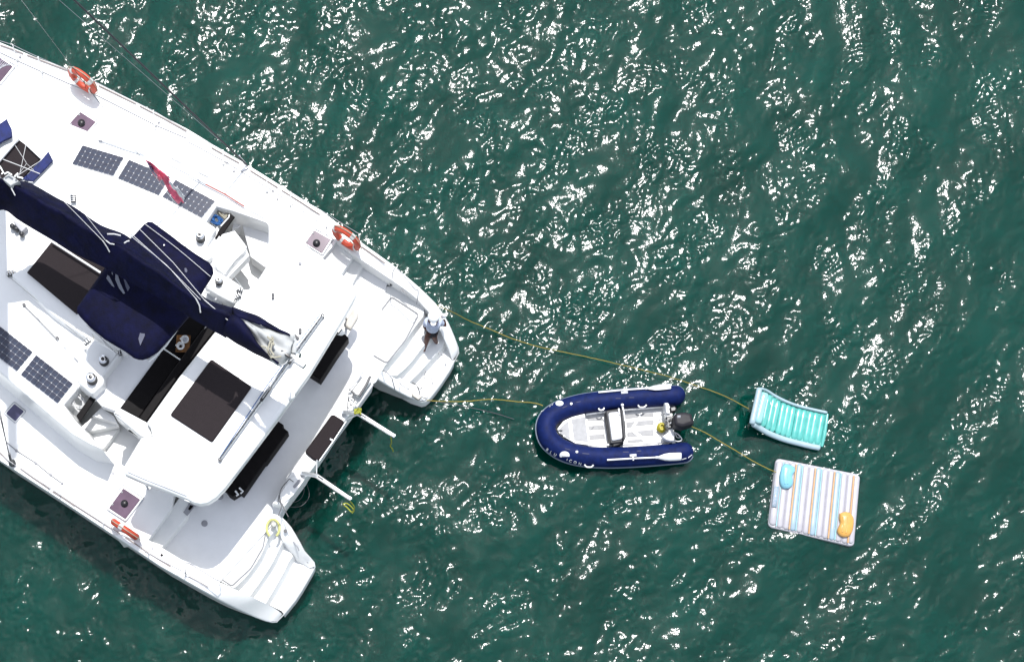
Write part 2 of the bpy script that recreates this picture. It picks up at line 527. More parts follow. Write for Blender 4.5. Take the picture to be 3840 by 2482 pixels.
def hull(name, outline, flare):
    tops = [P(x, y, z) for x, y, z in outline]
    bm = bmesh.new()
    n = len(tops)
    area = sum(tops[i].x * tops[(i + 1) % n].y - tops[(i + 1) % n].x * tops[i].y for i in range(n))
    sg = 1 if area > 0 else -1
    def off(i, d):
        p = tops[i]
        e0 = p - tops[i - 1]; e1 = tops[(i + 1) % n] - p
        n0 = Vector((-e0.y, e0.x, 0)).normalized() * sg; n1 = Vector((-e1.y, e1.x, 0)).normalized() * sg
        v = (n0 + n1)
        if v.length < .3: v = n0
        return p + v.normalized() * d
    rows = []
    for d, f in ((0.0, 1.0), (-0.018, 0.965), (-0.018, .93), (0.0, 0.9), (flare * .55, .45), (flare, 0.0), (flare * 1.6, -0.5)):
        row = []
        for i in range(n):
            p = off(i, d)
            z = tops[i].z * f if f >= 0 else -0.45
            row.append(bm.verts.new((p.x, p.y, z)))
        rows.append(row)
    for a, b in zip(rows, rows[1:]):
        for i in range(n):
            j = (i + 1) % n
            bm.faces.new((a[i], a[j], b[j], b[i]))
    o = soft(finish(bm, name, "gelcoat_white", boat), 50)
    bm = bmesh.new()
    A = []; B = []
    for i in range(n):
        p = off(i, flare + .006)
        q = off(i, flare * .9 + .006)
        A.append(bm.verts.new((p.x, p.y, .02))); B.append(bm.verts.new((q.x, q.y, .20)))
    for i in range(n):
        j = (i + 1) % n
        bm.faces.new((A[i], A[j], B[j], B[i]))
    soft(finish(bm, "boot_stripe", "patch_navy", o), 50)
    return o

up_close = [(1340, 1360, 1.3), (1200, 1250, 1.3), (900, 960, 1.3), (500, 640, 1.3), (0, 400, 1.3), (-500, 180, 1.5), (-800, 40, 1.8)]
hull("hull", up_outer + up_stern + up_inner + up_close, 0.08)
lo_close = [(1000, 1900, 1.3), (850, 1800, 1.3), (500, 1600, 1.3), (150, 1400, 1.3), (-250, 1130, 1.3), (-650, 820, 1.5), (-1000, 600, 1.8)]
hull("hull", lo_outer + lo_stern + lo_inner + lo_close, 0.085)

# --- deck sheets and gunwales
xy = lambda L: [(a, b) for a, b, c in L]
deck_pts = [(a, b) for a, b, c in up_outer[:15]] + [(1262, 906), (1210, 965), (1000, 1240), (690, 1700), (640, 1910), (556, 2023), (545, 2070)] + \
           [(a, b) for a, b, c in lo_outer[:10]][::-1]
deck_pts = [p for p in deck_pts if p[0] > -640]
prism("deck", deck_pts, ZD - 0.004, 0.35, "gelcoat_white", boat, bevel=0)

def gunwale(outer, inner, z_in_bottom):
    """raised rim: outer edge, inner edge, inner wall"""
    A = [P(*p) for p in outer]; B = [P(*p) for p in inner]
    A = resample(A, 30); B = resample(B, 30)
    bm = bmesh.new()
    # a rounded outer lip
    mid = [a.lerp(b, .12) + UP * .02 for a, b in zip(A, B)]
    mid2 = [a.lerp(b, .88) + UP * .015 for a, b in zip(A, B)]
    C = [Vector((b.x, b.y, min(b.z, z_in_bottom) - .02)) for b in B]
    rows = [[bm.verts.new(p) for p in r] for r in (A, mid, mid2, B, C)]
    for a, b in zip(rows, rows[1:]):
        for i in range(29):
            bm.faces.new((a[i], a[i + 1], b[i + 1], b[i]))
    for e in (0, 29):                      # closed ends reaching down to the platform
        g = bm.verts.new((A[e].x, A[e].y, C[e].z))
        bm.faces.new([rows[0][e], rows[1][e], rows[2][e], rows[3][e], rows[4][e], g])
    return soft(finish(bm, "gunwale", "gelcoat_white", boat), 50)

gunwale(up_outer[14:] + [(1719, 1322, .56)],
        [(1262, 906, ZD), (1321, 952, ZD), (1400, 1004, 1.83), (1457, 1043, 1.76), (1520, 1086, 1.68), (1564, 1121, 1.56), (1606, 1169, 1.38), (1632, 1208, 1.22), (1653, 1245, 1.06), (1675, 1290, .84), (1690, 1330, .62), (1696, 1352, .53)], 0.5)
gunwale(lo_outer[9:] + [(1038, 2328, .6)],
        [(500, 1995, ZD), (556, 2023, ZD), (603, 2050, ZD), (697, 2108, ZD), (760, 2146, 1.83), (814, 2178, 1.84), (866, 2201, 1.78), (912, 2222, 1.62), (957, 2243, 1.42), (1010, 2268, .98), (1040, 2286, .70), (1058, 2300, .53)], 0.5)
gunwale(up_inner[::-1] + [(1590, 1504, .54)],
        [(1400, 1380, 1.34), (1425, 1385, 1.24), (1449, 1393, 1.08), (1491, 1412, .9), (1536, 1435, .74), (1575, 1455, .6), (1612, 1478, .52)], 0.5)
gunwale(lo_inner[::-1] + [(1181, 2122, .55)],
        [(1015, 1960, 1.34), (1035, 1984, 1.3), (1050, 2005, 1.18), (1061, 2032, 1.05), (1080, 2056, .9), (1097, 2077, .76), (1112, 2098, .64), (1135, 2112, .54), (1160, 2130, .52)], 0.5)

# --- stern platforms: base and steps
def steps(base, leftside, curves, zs):
    prism("stern_platform", base, 0.49, 0.75, "gelcoat_white", boat, bevel=0.02)
    for c, z in list(zip(curves, zs))[::-1]:
        pts = leftside + [tuple(p) for p in smooth_line([Vector(q) for q in c], 12)]
        prism("step", pts, z, .285, "deck_nonskid", boat, bevel=0.008, inset=-0.06)

up_base = [(1444, 1070), (1560, 1110), (1610, 1165), (1660, 1250), (1692, 1320), (1705, 1350)] + xy(up_stern)[1:] + [(1540, 1490), (1450, 1440), (1393, 1405), (1380, 1300)]
up_left = [(1370, 1400), (1300, 1330), (1325, 1270), (1436, 1072)]
steps(up_base, up_left,
      [[(1500, 1080), (1590, 1150), (1588, 1185), (1549, 1235), (1524, 1276), (1497, 1312), (1449, 1366), (1410, 1392)],
       [(1500, 1080), (1612, 1160), (1640, 1215), (1615, 1262), (1582, 1305), (1549, 1350), (1520, 1382), (1488, 1409)],
       [(1500, 1080), (1612, 1160), (1672, 1262), (1648, 1312), (1609, 1356), (1574, 1396), (1534, 1434)]], (1.30, 1.04, .78))
lo_base = [(700, 2110), (866, 2198), (1055, 2290)] + xy(lo_stern)[2:] + [(1160, 2090), (1100, 2010), (1050, 1940), (900, 1850)]
lo_left = [(866, 2199), (700, 2110), (815, 1955), (870, 1880), (985, 1930), (1030, 1965)]
steps(lo_base, lo_left,
      [[(1035, 1985), (1004, 2022), (992, 2052), (973, 2092), (949, 2128), (925, 2160), (905, 2180), (880, 2203)],
       [(1035, 1985), (1060, 2028), (1045, 2062), (1022, 2110), (998, 2148), (973, 2186), (955, 2210), (936, 2236)],
       [(1035, 1985), (1096, 2078), (1082, 2108), (1064, 2146), (1032, 2203), (1012, 2236), (995, 2264)]], (1.30, 1.04, .78))

# hatch outlines on the two platforms
def outline(pts, z, w, name="hatch_seam", material="seam_grey", closed=True, h=0.008):
    ring = wpts(pts, z)
    if closed: ring = ring + [ring[0], ring[1]]
    bm = bmesh.new()
    tube_bm(bm, ring, w, 4, False, flat=h / w)
    return finish(bm, name, material, boat)
outline(rounded(cF((1135, 655), (1450, 860), (1290, 1160), (1080, 1420), (720, 1210)), 12), 1.318, 0.014)
outline(rounded(cI((930, 170), (1235, 365), (1190, 620), (1050, 860), (830, 1065), (475, 825)), 10), 1.318, 0.014)

# --- side deck levels down to the cockpit, both sides
for pts, z in (([(1262, 906), (1330, 955), (1273, 1040), (1150, 1080), (1210, 965)], 1.68),
               ([(1330, 955), (1366, 985), (1321, 1066), (1200, 1120), (1273, 1030)], 1.51),
               ([(556, 2023), (604, 2056), (701, 1938), (720, 1800), (640, 1910)], 1.62)):
    prism("side_step", pts, z, .5, "deck_nonskid", boat, bevel=0.012, inset=-0.02)
floor_pts = [(1366, 985), (1457, 1046), (1446, 1085), (1400, 1330), (1400, 1405), (1393, 1441), (1338, 1516), (1293, 1578), (1181, 1728), (1142, 1796), (1064, 1900), (1048, 1932), (1000, 1990), (820, 2185), (697, 2108),
             (604, 2051), (560, 1960), (430, 1700), (900, 950), (1150, 900)]
mat("floor_white", (0.69, 0.69, 0.695), rough=0.65, var=0.02, scale=3, bump=0.15, bscale=160)
prism("cockpit_floor", floor_pts, ZF, .6, "floor_white", boat, bevel=0)
prism("aft_bench", [(1330, 1395), (1399, 1418), (1394, 1441), (1338, 1516), (1293, 1578), (1192, 1730), (1142, 1796), (1068, 1898), (1020, 1888), (1080, 1783), (1233, 1562), (1298, 1442)], 1.72, .5, "gelcoat_white", boat, bevel=0.03)
prism("hatch_lid", rounded(cJ((780, 275), (905, 370), (800, 560), (755, 590), (650, 500)), 5), 1.78, .06, "gelcoat_white", boat, bevel=0.015)

# toe rail strips set in the gunwale, with gaps
def toe(seg, zoff=0.022, sw=0.016):
    for a in seg:
        pts = wpts(a, ZD + zoff)
        tube("toe_rail", pts, sw, "rail_strip", boat, sides=4, flat=.5)
toe([cA((0, 215), (140, 262), (270, 315)), cA((310, 330), (560, 425), (790, 512)), cA((1140, 682), (1350, 785), (1570, 893)), cA((1610, 915), (1890, 1060), (2156, 1210))])
toe([cC((900, 10), (1060, 100), (1225, 190)), cC((1350, 275), (1510, 375), (1670, 475)), cC((1710, 500), (1940, 645), (2156, 785))])
toe([cF((480, -170), (640, -60)), cF((790, 80), (920, 170), (1060, 270))])
toe([cG((0, 915), (50, 965), (95, 1010)), cG((235, 1095), (400, 1215), (570, 1330)), cG((605, 1360), (730, 1435), (860, 1525))])
toe([[(275, 1890), (400, 1970), (450, 2002)], [(470, 2014), (560, 2075), (640, 2124)]])
toe([cI((330, 955), (450, 1015), (560, 1080))], sw=0.008)

# --- coachroof
coach_top = [(-560, 760), (-300, 1130), (-120, 1290), (0, 1398), (107, 1488), (205, 1572), (270, 1627), (340, 1668), (385, 1686), (344, 1640), (282, 1575), (240, 1517), (305, 1442), (330, 1390),
             (500, 1300), (745, 930), (773, 832), (812, 774), (870, 792), (1004, 838), (985, 806), (925, 772), (840, 728), (770, 690), (660, 640), (560, 590), (460, 540), (350, 500), (245, 458), (170, 440), (60, 420), (-60, 380), (-300, 330), (-560, 420)]
prism("coachroof", coach_top, 2.92, 1.08, "gelcoat_white", boat, bevel=0.04, inset=-0.10, seg=3)
# fly floor
prism("fly_floor", [(345, 1480), (448, 1330), (640, 1180), (800, 960), (830, 880), (905, 900), (935, 958), (856, 1041), (805, 1242), (549, 1590), (448, 1545), (380, 1520)], 2.960, .3, "floor_white", boat, bevel=0)
prism("fly_floor", [(748, 935), (815, 850), (830, 880), (880, 866), (925, 925), (900, 990), (845, 1045), (790, 1035), (735, 1000)], 2.955, .3, "floor_white", boat, bevel=0)
# fly coaming on the lower side with the console
prism("console", rounded([(325, 1292), (352, 1268), (450, 1322), (447, 1335), (392, 1405), (388, 1440), (347, 1478), (335, 1470), (290, 1432), (318, 1370)], 8), 3.25, .5, "gelcoat_white", boat, bevel=0.05, inset=-0.03)
prism("coaming", rounded([(40, 1030), (96, 1004), (192, 898), (420, 985), (480, 1330), (345, 1285), (200, 1182)], 14), 3.12, .32, "gelcoat_white", boat, bevel=0.02, inset=-0.05)
prism("coaming", rounded([(480, 868), (560, 800), (700, 850), (765, 826), (812, 857), (770, 920), (800, 962), (745, 1000), (600, 960)], 14), 3.12, .35, "gelcoat_white", boat, bevel=0.02, inset=-0.03)
prism("console", rounded([(766, 1077), (785, 1044), (808, 1031), (858, 1040), (908, 1074), (893, 1103), (880, 1140), (824, 1112)], 6), 3.35, .7, "gelcoat_white", boat, bevel=0.04)
# helm seat
prism("helm_seat", rounded([(858, 884), (880, 892), (919, 910), (923, 934), (905, 962), (845, 1030), (800, 1000), (806, 955)], 9), 3.05, .4, "gelcoat_white", boat, bevel=0.05)
tube("seat_rail", wpts(cN((1150, 780), (1155, 830), (1020, 960), (840, 1190)), 3.1), .012, "gelcoat_white", boat)
# stairs, lower side: wedge treads
for pts, z in ((cO((925, 795), (880, 690), (690, 560), (560, 690)), 2.52), (cO((930, 830), (560, 700), (380, 860), (480, 925)), 2.28), (cO((945, 880), (480, 940), (560, 1020), (705, 1190)), 2.05)):
    prism("stair_tread", pts, z, .35, "gelcoat_white", boat, bevel=0.015)
# stairs, upper side
prism("stair_landing", cN((1010, 260), (1440, 370), (1500, 440), (1500, 1000), (1440, 1090), (1230, 940), (1110, 480), (960, 560)), 2.35, .5, "floor_white", boat, bevel=.02)
tube("vent_slot", wpts(cN((1150, 352), (1265, 395)), 2.365), .022, "rubber_grey", boat, sides=4, flat=.3)
for pts, z, m in ((cN((1220, 1110), (1340, 1200), (1310, 1260), (1200, 1170)), 1.75, "cream_cushion"), (cN((1200, 1270), (1290, 1320), (1250, 1390), (1170, 1330)), 1.6, "cream_cushion"),
                  (cN((1050, 1070), (1090, 1100), (950, 1260), (890, 1240)), 2.6, "wood_dark")):
    prism("stair_tread", pts, z, .12, m, boat, bevel=.01)

# bins with coiled rope beside the consoles
prism("rope_bin", [(225, 1515), (305, 1430), (362, 1480), (290, 1580)], 2.35, .3, "gelcoat_white", boat, bevel=0)
prism("rope_bin", [(812, 765), (885, 800), (825, 875), (760, 835)], 2.3, .3, "gelcoat_white", boat, bevel=0)
prism("bin_lid", [(286, 1558), (343, 1479), (359, 1494), (299, 1582)], 2.940, .05, "black_vinyl", boat, bevel=.01)
prism("bin_lid", [(864, 799), (880, 814), (826, 889), (815, 872)], 2.970, .05, "black_vinyl", boat, bevel=.01)
prism("bin_lid", cN((755, 590), (785, 600), (740, 670), (715, 662)), 3.000, .05, "black_vinyl", boat, bevel=.006)
tube("bin_rim", wpts(cN((925, 330), (915, 370), (800, 495)), 2.980), .014, "gelcoat_white", boat)

# --- aft hardtop
ht = [(458, 1757), (468, 1778), (532, 1806), (620, 1838), (700, 1870), (725, 1884), (752, 1890), (781, 1884), (811, 1864), (843, 1830), (940, 1703), (1038, 1572), (1162, 1400), (1282, 1202), (1322, 1132), (1334, 1106), (1335, 1085), (1322, 1060),
      (1279, 1022), (1210, 965), (1120, 893), (1050, 842), (1006, 826), (1006, 905), (996, 1000), (964, 1050), (931, 1083), (905, 1082), (880, 1140), (805, 1242), (670, 1412), (549, 1582), (562, 1600), (571, 1634), (528, 1640), (515, 1660)]
prism("hardtop", ht, 3.7, .24, "gelcoat_white", boat, bevel=0.075, seg=4)
prism("saloon", [(540, 1650), (600, 1600), (700, 1450), (900, 1160), (1010, 1010), (1130, 1080), (950, 1400), (760, 1700), (660, 1760)], 3.46, 2.2, "gelcoat_white", boat, bevel=0)
for px, py in ((515, 1765), (690, 1815), (1290, 1110)):
    p = P(px, py, 3.45)
    tube("hardtop_post", [p, Vector((p.x, p.y, ZF))], .03, "steel", boat)
# gutter line along the port edge
tube("gutter", wpts([(478, 1768), (540, 1795), (620, 1826), (700, 1858)], 3.715), .010, "panel_backing", boat, sides=4)
tube("grab_rail", wpts([(692, 1873), (712, 1881)], 3.60), .014, "gelcoat_white", boat)
lathe("antenna_dome", P(1094, 1488, 3.70), [(.07, 0), (.07, .05), (.045, .09), (.01, .1)], "gelcoat_white", boat)
for k, (x, y) in enumerate(cH((555, 1150), (600, 1180), (565, 1222), (522, 1192), (552, 1246))):
    lathe("deck_screw", P(x, y, 3.70), [(.012, 0), (.010, .008)], "seam_grey", boat, 8)
# sun pad on the hardtop
pad = prism("sun_pad", rounded([(792, 1345), (944, 1449), (795, 1658), (637, 1555)], 9), 3.76, .055, "brown_mesh", boat, bevel=.02)
prism("pad_frame", rounded([(792, 1338), (950, 1448), (796, 1668), (630, 1556)], 10), 3.712, .02, "gelcoat_white", boat, bevel=.006)

# seat block and bench of the fly bridge
prism("bench_end", rounded([(424, 1549), (448, 1528), (551, 1583), (560, 1600), (571, 1634), (552, 1645), (527, 1634)], 4), 3.5, .72, "gelcoat_white", boat, bevel=.03)
outline(cG((1375, 460), (1400, 455), (1545, 560), (1535, 585), (1370, 490)), 3.502, .007, name="bench_seam", material="panel_backing")
for a, b in (((1485, 655), (1540, 690)), ((1500, 640), (1615, 715)), ((1545, 690), (1600, 728))):
    q = wpts(cG(a, b), 3.05)
    tube("air_vent", q, .014, "black_plastic", boat, sides=4)
prism("bench_seat", [(449, 1530), (520, 1567), (570, 1500), (760, 1235), (800, 1150), (700, 1160), (610, 1310)], 3.05, .25, "black_vinyl", boat, bevel=.03)
prism("bench_back", [(520, 1567), (549, 1582), (670, 1412), (805, 1241), (790, 1215), (755, 1238), (640, 1395)], 3.42, .4, "black_vinyl", boat, bevel=.03)
tube("table_leg", wpts(cE((45, 1103), (255, 1243)), 3.35), .014, "steel", boat)

# brown sun pad ahead of the fly bridge, forward cockpit pad with blue covers
prism("sun_pad", [(101, 1021), (192, 907), (300, 930), (420, 985), (420, 1080), (286, 1176)], 3.18, .055, "brown_mesh", boat, bevel=.015)
tube("pad_rail", wpts(cB((600, 1095), (1160, 1455)), 3.3), .022, "gelcoat_white", boat, sides=6)
prism("sun_pad", cU((370, 745), (770, 1050), (770, 1110), (600, 1290), (420, 1500), (-300, 1700), (-300, 1500), (-20, 1150)), 3.000, .05, "brown_mesh", boat, bevel=.01)
prism("pad_frame", cU((370, 715), (800, 1060), (760, 1140), (420, 1540), (-340, 1740), (-340, 1480), (-40, 1150)), 2.945, .03, "gelcoat_white", boat, bevel=.006)
tube("pad_tube", wpts(cU((365, 715), (-20, 1165)), 3.070), .022, "panel_backing", boat, sides=6)
tube("pad_tube", wpts(cU((500, 830), (790, 1100)), 3.070), .018, "gelcoat_white", boat, sides=6)
prism("pad_cover", cU((930, 965), (1020, 1140), (640, 1535), (420, 1500), (560, 1380), (640, 1280), (820, 1100)), 3.020, .04, "royal_canvas", boat, bevel=.01)
prism("pad_cover", cU((-300, 480), (0, 430), (130, 340), (150, 390), (215, 520), (225, 685), (60, 760), (-60, 840), (-300, 900)), 3.060, .06, "royal_canvas", boat, bevel=.01)
for a, b in (((95, 370), (215, 480)), ((35, 425), (205, 700)), ((205, 700), (290, 850)), ((840, 1040), (985, 1185)), ((790, 1130), (900, 1265))):
    tube("cover_lace", wpts(cU(a, b), 2.90), .010, "rope_white", boat, sides=6)

# --- solar panels with their cells
def solar(tl, tr, br, bl, z=2.932, cols=8, rows=4):
    tl, tr, br, bl = [P(x, y, z) for x, y in (tl, tr, br, bl)]
    bm = bmesh.new()
    prism_bm(bm, [p + UP * .008 for p in (tl, tr, br, bl)], .012, 0)
    pan = finish(bm, "solar_panel", "panel_backing", boat)
    ex = (tr - tl) / cols; ey = (bl - tl) / rows
    bm = bmesh.new()
    c0 = .97
    def pt(u, v): return ex * u + ey * v
    h = c0 / 2; k = .10
    oc = [(-h + k, -h), (h - k, -h), (h, -h + k), (h, h - k), (h - k, h), (-h + k, h), (-h, h - k), (-h, -h + k)]
    vs = [bm.verts.new(pt(u, v) + UP * .004) for u, v in oc]
    bm.faces.new(vs)
    lo_ = [bm.verts.new(pt(u, v)) for u, v in oc]
    for i in range(8):
        bm.faces.new((vs[i], lo_[i], lo_[(i + 1) % 8], vs[(i + 1) % 8]))
    first = finish(bm, "solar_cell", "cell_blue", pan)
    for j in range(rows):
        for i in range(cols):
            o = first if (i, j) == (0, 0) else first.copy()
            if o is not first:
                COL.objects.link(o)
            o.location = tl + ex * (i + .5) + ey * (j + .5) + UP * .0085
    return pan
solar((310, 546), (464, 592), (425, 662), (271, 615))
solar((484, 600), (638, 664), (597, 732), (442, 669))
solar((659, 675), (807, 755), (758, 819), (609, 738))
solar((136, 1331), (274, 1439), (214, 1515), (78, 1405))
solar((-15, 1212), (123, 1320), (58, 1392), (-75, 1284))

# --- deck hatches
def hatch(pts, dome, material="hatch_purple", latches=()):
    prism("hatch_frame", rounded(expand(pts, 1.16), 6), ZD + .045, .05, "gelcoat_white", boat, bevel=.012)
    outline(rounded(expand(pts, 1.24), 6), ZD + .004, .010, name="hatch_gasket", material="panel_backing")
    h = prism("hatch", rounded(pts, 4), ZD + .062, .02, material, boat, bevel=.006)
    if dome:
        lathe("vent", P(dome[0], dome[1], ZD + .06), [(.078, 0), (.078, .02), (.06, .035), (.06, .05), (.045, .062), (.01, .066)], "vent_dark", h)
    for l in latches:
        lathe("latch", P(l[0], l[1], ZD + .062), [(.022, 0), (.022, .012), (.01, .016)], "seam_grey", h, 8)
    return h
def expand(pts, f):
    cx = sum(p[0] for p in pts) / len(pts); cy = sum(p[1] for p in pts) / len(pts)
    return [(cx + (x - cx) * f, cy + (y - cy) * f) for x, y in pts]
hatch(cA((925, 985), (1105, 1100), (1000, 1215), (935, 1250), (780, 1145)), cA((942, 1118))[0], latches=cA((915, 1020), (820, 1130)))
hatch([(1177, 863), (1240, 898), (1207, 950), (1145, 910)], (1187, 913), latches=[(1175, 875), (1152, 905)])
hatch([(462, 1830), (526, 1872), (470, 1945), (408, 1904)], (467, 1888), latches=cG((1408, 1370), (1300, 1510)))
hatch(cG((165, 350), (275, 435), (175, 550), (68, 460)), None, "hatch_blue")
sp = hatch(cA((-150, 290), (10, 370), (145, 460), (0, 640), (-150, 560)), None, "hatch_purple")
for k in range(6):
    a = cA((-120 + 30 * k, 600 - 30 * k), (20 + 22 * k, 385 + 12 * k))
    tube("hatch_slat", wpts(a, ZD + .07), .008, "panel_backing", sp, sides=4)
def porthole(pts, m):
    prism("portlight_frame", rounded(expand(pts, 1.25), 5), ZD + .03, .035, "gelcoat_white", boat, bevel=.008)
    prism("portlight", rounded(pts, 4), ZD + .04, .02, m, boat, bevel=.004)
porthole(cC((455, 105), (565, 165), (550, 192), (435, 130)), "decal_grey")
porthole(cC((755, 285), (870, 345), (865, 352), (745, 292)), "panel_backing")
# sliding track with red and white pole on the coachroof edge is a loose pole (see below)

# cockpit fittings
prism("cockpit_seat", cH((1270, 480), (1350, 540), (1425, 590), (1420, 620), (1480, 668), (1230, 1015), (1205, 1030), (955, 1392), (925, 1370), (840, 1422), (790, 1390), (750, 1335), (700, 1300)), 1.95, .4, "black_vinyl", boat, bevel=.02)
prism("cockpit_seat", [(1262, 1240), (1275, 1250), (1291, 1250), (1307, 1266), (1262, 1330), (1201, 1424), (1162, 1399), (1130, 1380)], 2.0, .4, "black_vinyl", boat, bevel=.02)
for pts in (cH((1350, 510), (1370, 530), (1355, 550)), cH((870, 1355), (905, 1400), (880, 1410)), cH((915, 1320), (960, 1360), (930, 1385))):
    tube("seat_hinge", wpts(pts, 2.0), .02, "white_plastic", boat, sides=6)
prism("cushion", rounded(cF((690, 790), (750, 835), (745, 900), (660, 1035), (575, 975)), 7), 2.0, .12, "cream_cushion", boat, bevel=.03)
prism("cushion", rounded(cF((560, 1010), (600, 1080), (560, 1105), (500, 1095)), 5), 2.02, .12, "cup_white", boat, bevel=.03)
prism("speaker", cI((335, 112), (410, 135), (315, 258), (268, 215)), 1.64, .02, "decal_grey", boat, bevel=0.004)
prism("speaker_mesh", cI((350, 130), (385, 145), (345, 190), (325, 180)), 1.655, .01, "black_vinyl", boat, bevel=0)
lathe("drain", P(767, 1962, ZF), [(.068, 0), (.068, .01), (.05, .014)], "decal_grey", boat, 24)
lathe("deck_light", P(*cH((692, 1418))[0], 1.45), [(.075, 0), (.075, .02), (.05, .04), (.01, .05)], "decal_grey", boat, 20)
prism("aft_seat_pad", rounded(cH((1990, 462), (2135, 552), (1850, 995), (1785, 1000), (1668, 905)), 12), 1.80, .08, "brown_mesh", boat, bevel=.03)
tube("seat_backrail", wpts(cH((2150, 555), (2010, 770), (1840, 1010)), 2.05), .018, "aluminium", boat)
box("rail_bracket", P(*cH((1985, 770))[0], 2.04), AFT, .05, .018, .015, "aluminium", boat)
# helm station bolts, hinges etc.
prism("locker", cJ((650, 500), (735, 560), (610, 710), (590, 720), (525, 665)), 1.95, .22, "gelcoat_white", boat, bevel=.02)
tube("locker_rail", wpts(cJ((640, 440), (590, 530), (500, 640)), 1.9), .030, "panel_backing", boat, sides=6)
tube("locker_rail", wpts(cJ((735, 495), (690, 590), (605, 725)), 1.95), .030, "rubber_grey", boat, sides=6)
tube("locker_rail", wpts(cJ((760, 590), (690, 690), (575, 850)), 1.78), .03, "panel_backing", boat, sides=6)
for a in (((495, 640), (480, 720), (470, 880)), ((500, 650), (540, 700), (600, 715)), ((480, 750), (520, 840)), ((495, 730), (540, 745), (555, 790)), ((520, 665), (545, 690), (530, 730))):
    tube("cargo_strap", smooth_line(wpts(cJ(*a), 1.98), 8), .010, "rubber_grey", boat, sides=6)

# --- davits
def davit(base, elbow, tip, z, brace):
    a, b, c = P(*base, z - .15), P(*elbow, z), P(*tip, z + .1)
    tube("davit", [a, b, b.lerp(c, .5), c], [.045, .05, .045, .042], "aluminium", boat, sides=8, flat=.8)
    side = (c - b).cross(UP).normalized()
    tube("davit_rail", [b.lerp(c, .03) + side * .022 + UP * .035, c + side * .02 + UP * .035], .014, "steel", boat, sides=6)
    tube("davit_rail", [b.lerp(c, .03) - side * .022 + UP * .035, c - side * .02 + UP * .035], .014, "steel", boat, sides=6)
    bx = b.lerp(c, .13)
    box("davit_slot", bx + UP * .045, c - b, .07, .018, .006, "rubber_grey", boat, .002)
    box("davit_sheave", c - UP * .02, c - b, .05, .04, .045, "steel", boat)
    tube("davit_brace", [P(*brace, 1.9), b], .016, "aluminium", boat)
    tube("davit_foot", [P(*base, 1.7), a], .05, "aluminium", boat)
davit(cQ((490, 1290))[0], cQ((880, 1340))[0], (1474, 1632), 2.0, cQ((550, 1500))[0])
davit(cS((790, 580))[0], cS((1060, 630))[0], (1310, 1867), 2.0, cS((1070, 330))[0])

# ladder / passerelle folded near the second davit
prism("swim_ladder_lid", rounded(cS((690, 600), (850, 680), (620, 1000), (400, 1190), (340, 1020), (530, 690)), 8), 1.76, .05, "gelcoat_white", boat, bevel=.01)
prism("ladder_recess", rounded(cS((760, 650), (835, 690), (640, 880), (600, 840)), 5), 1.765, .01, "decal_grey", boat, bevel=0)
for a in (((540, 690), (620, 750)), ((540, 690), (400, 860), (350, 1000), (370, 1120), (430, 1250)), ((430, 1250), (520, 1420)), ((340, 1000), (320, 1130)), ((330, 1110), (390, 1200), (330, 1400))):
    tube("hose", smooth_line(wpts(cS(*a), 1.84), 10), .010, "rubber_grey", boat, sides=6)
tube("mooring_loop", smooth_line(wpts(cS((450, 1150), (700, 1120), (820, 950), (800, 750)), 1.1), 14), .006, "rubber_grey", boat, sides=5)
tube("mooring_loop", smooth_line(wpts(cS((480, 1230), (750, 1220), (900, 1080), (920, 950), (870, 790)), 1.0), 14), .006, "rubber_grey", boat, sides=5)

# stern platform fittings: boarding handles, cleats
def handle(pts, z0, z1, r=.010):
    q = [P(*pts[0], z0)] + [P(*p, z1) for p in pts[1:-1]] + [P(*pts[-1], z0)]
    tube("handle", smooth_line(q, 12) if len(q) > 4 else q, max(r, .012), "decal_grey", boat, sides=6)
handle(cJ((1500, 300), (1525, 215), (1580, 250), (1608, 370)), .52, .72)
handle(cJ((1355, 510), (1375, 435), (1430, 480), (1455, 580)), .52, .72)
handle(cJ((1075, 570), (1090, 590), (1160, 635), (1180, 640)), 1.02, 1.1)
handle(cJ((870, 430), (930, 450), (985, 520), (1020, 650)), 1.2, 1.6, .008)
for a in (((860, 460), (880, 505)), ((930, 430), (890, 490)), ((925, 400), (900, 440))):
    tube("chain_link", wpts(cJ(*a), 1.45), .008, "steel", boat, sides=5)
tube("ring_clip", [P(*cJ((1310 + 33 * math.cos(t), 603 + 33 * math.sin(t)))[0], .62) for t in [k * math.pi / 8 for k in range(17)]], .009, "rubber_grey", boat, sides=5)
tube("ladder_line", smooth_line(wpts(cJ((1220, 570), (1270, 600), (1310, 690), (1290, 720), (1380, 750)), .66), 12), .010, "rubber_grey", boat, sides=5)
prism("chafe_pad", rounded(cJ((1215, 690), (1280, 680), (1330, 730), (1290, 765), (1225, 720)), 3), .80, .12, "cream_cushion", boat, bevel=.01)
lathe("fairlead", P(*cI((1448, 432))[0], 1.27), [(.04, 0), (.04, .012), (.02, .014)], "rubber_grey", boat, 12)
handle(cI((1520, 548), (1545, 560), (1590, 620), (1605, 660)), 1.0, 1.06)
handle(cI((1660, 760), (1680, 770), (1700, 785), (1712, 800)), .60, .62)
for x, y in cI((1140, 495), (860, 915)):
    lathe("step_light", P(x, y, 1.302), [(.018, 0), (.016, .01)], "decal_grey", boat, 8)
tube("cleat", wpts(cF((1115, 460), (1130, 530)), 1.45), .025, "rubber_grey", boat, sides=6)
tube("cleat", wpts(cF((1240, 568), (1325, 630)), 1.62), .010, "seam_grey", boat, sides=6)
for x, y in cI((20, 710)) + [(572, 2056), (607, 2080)]:
    lathe("deck_filler", P(x, y, ZD + .018), [(.03, 0), (.03, .006)], "decal_grey", boat, 12)
lathe("deck_filler", P(*cG((1305, 1150))[0], ZD), [(.03, 0), (.03, .01)], "decal_grey", boat, 12)
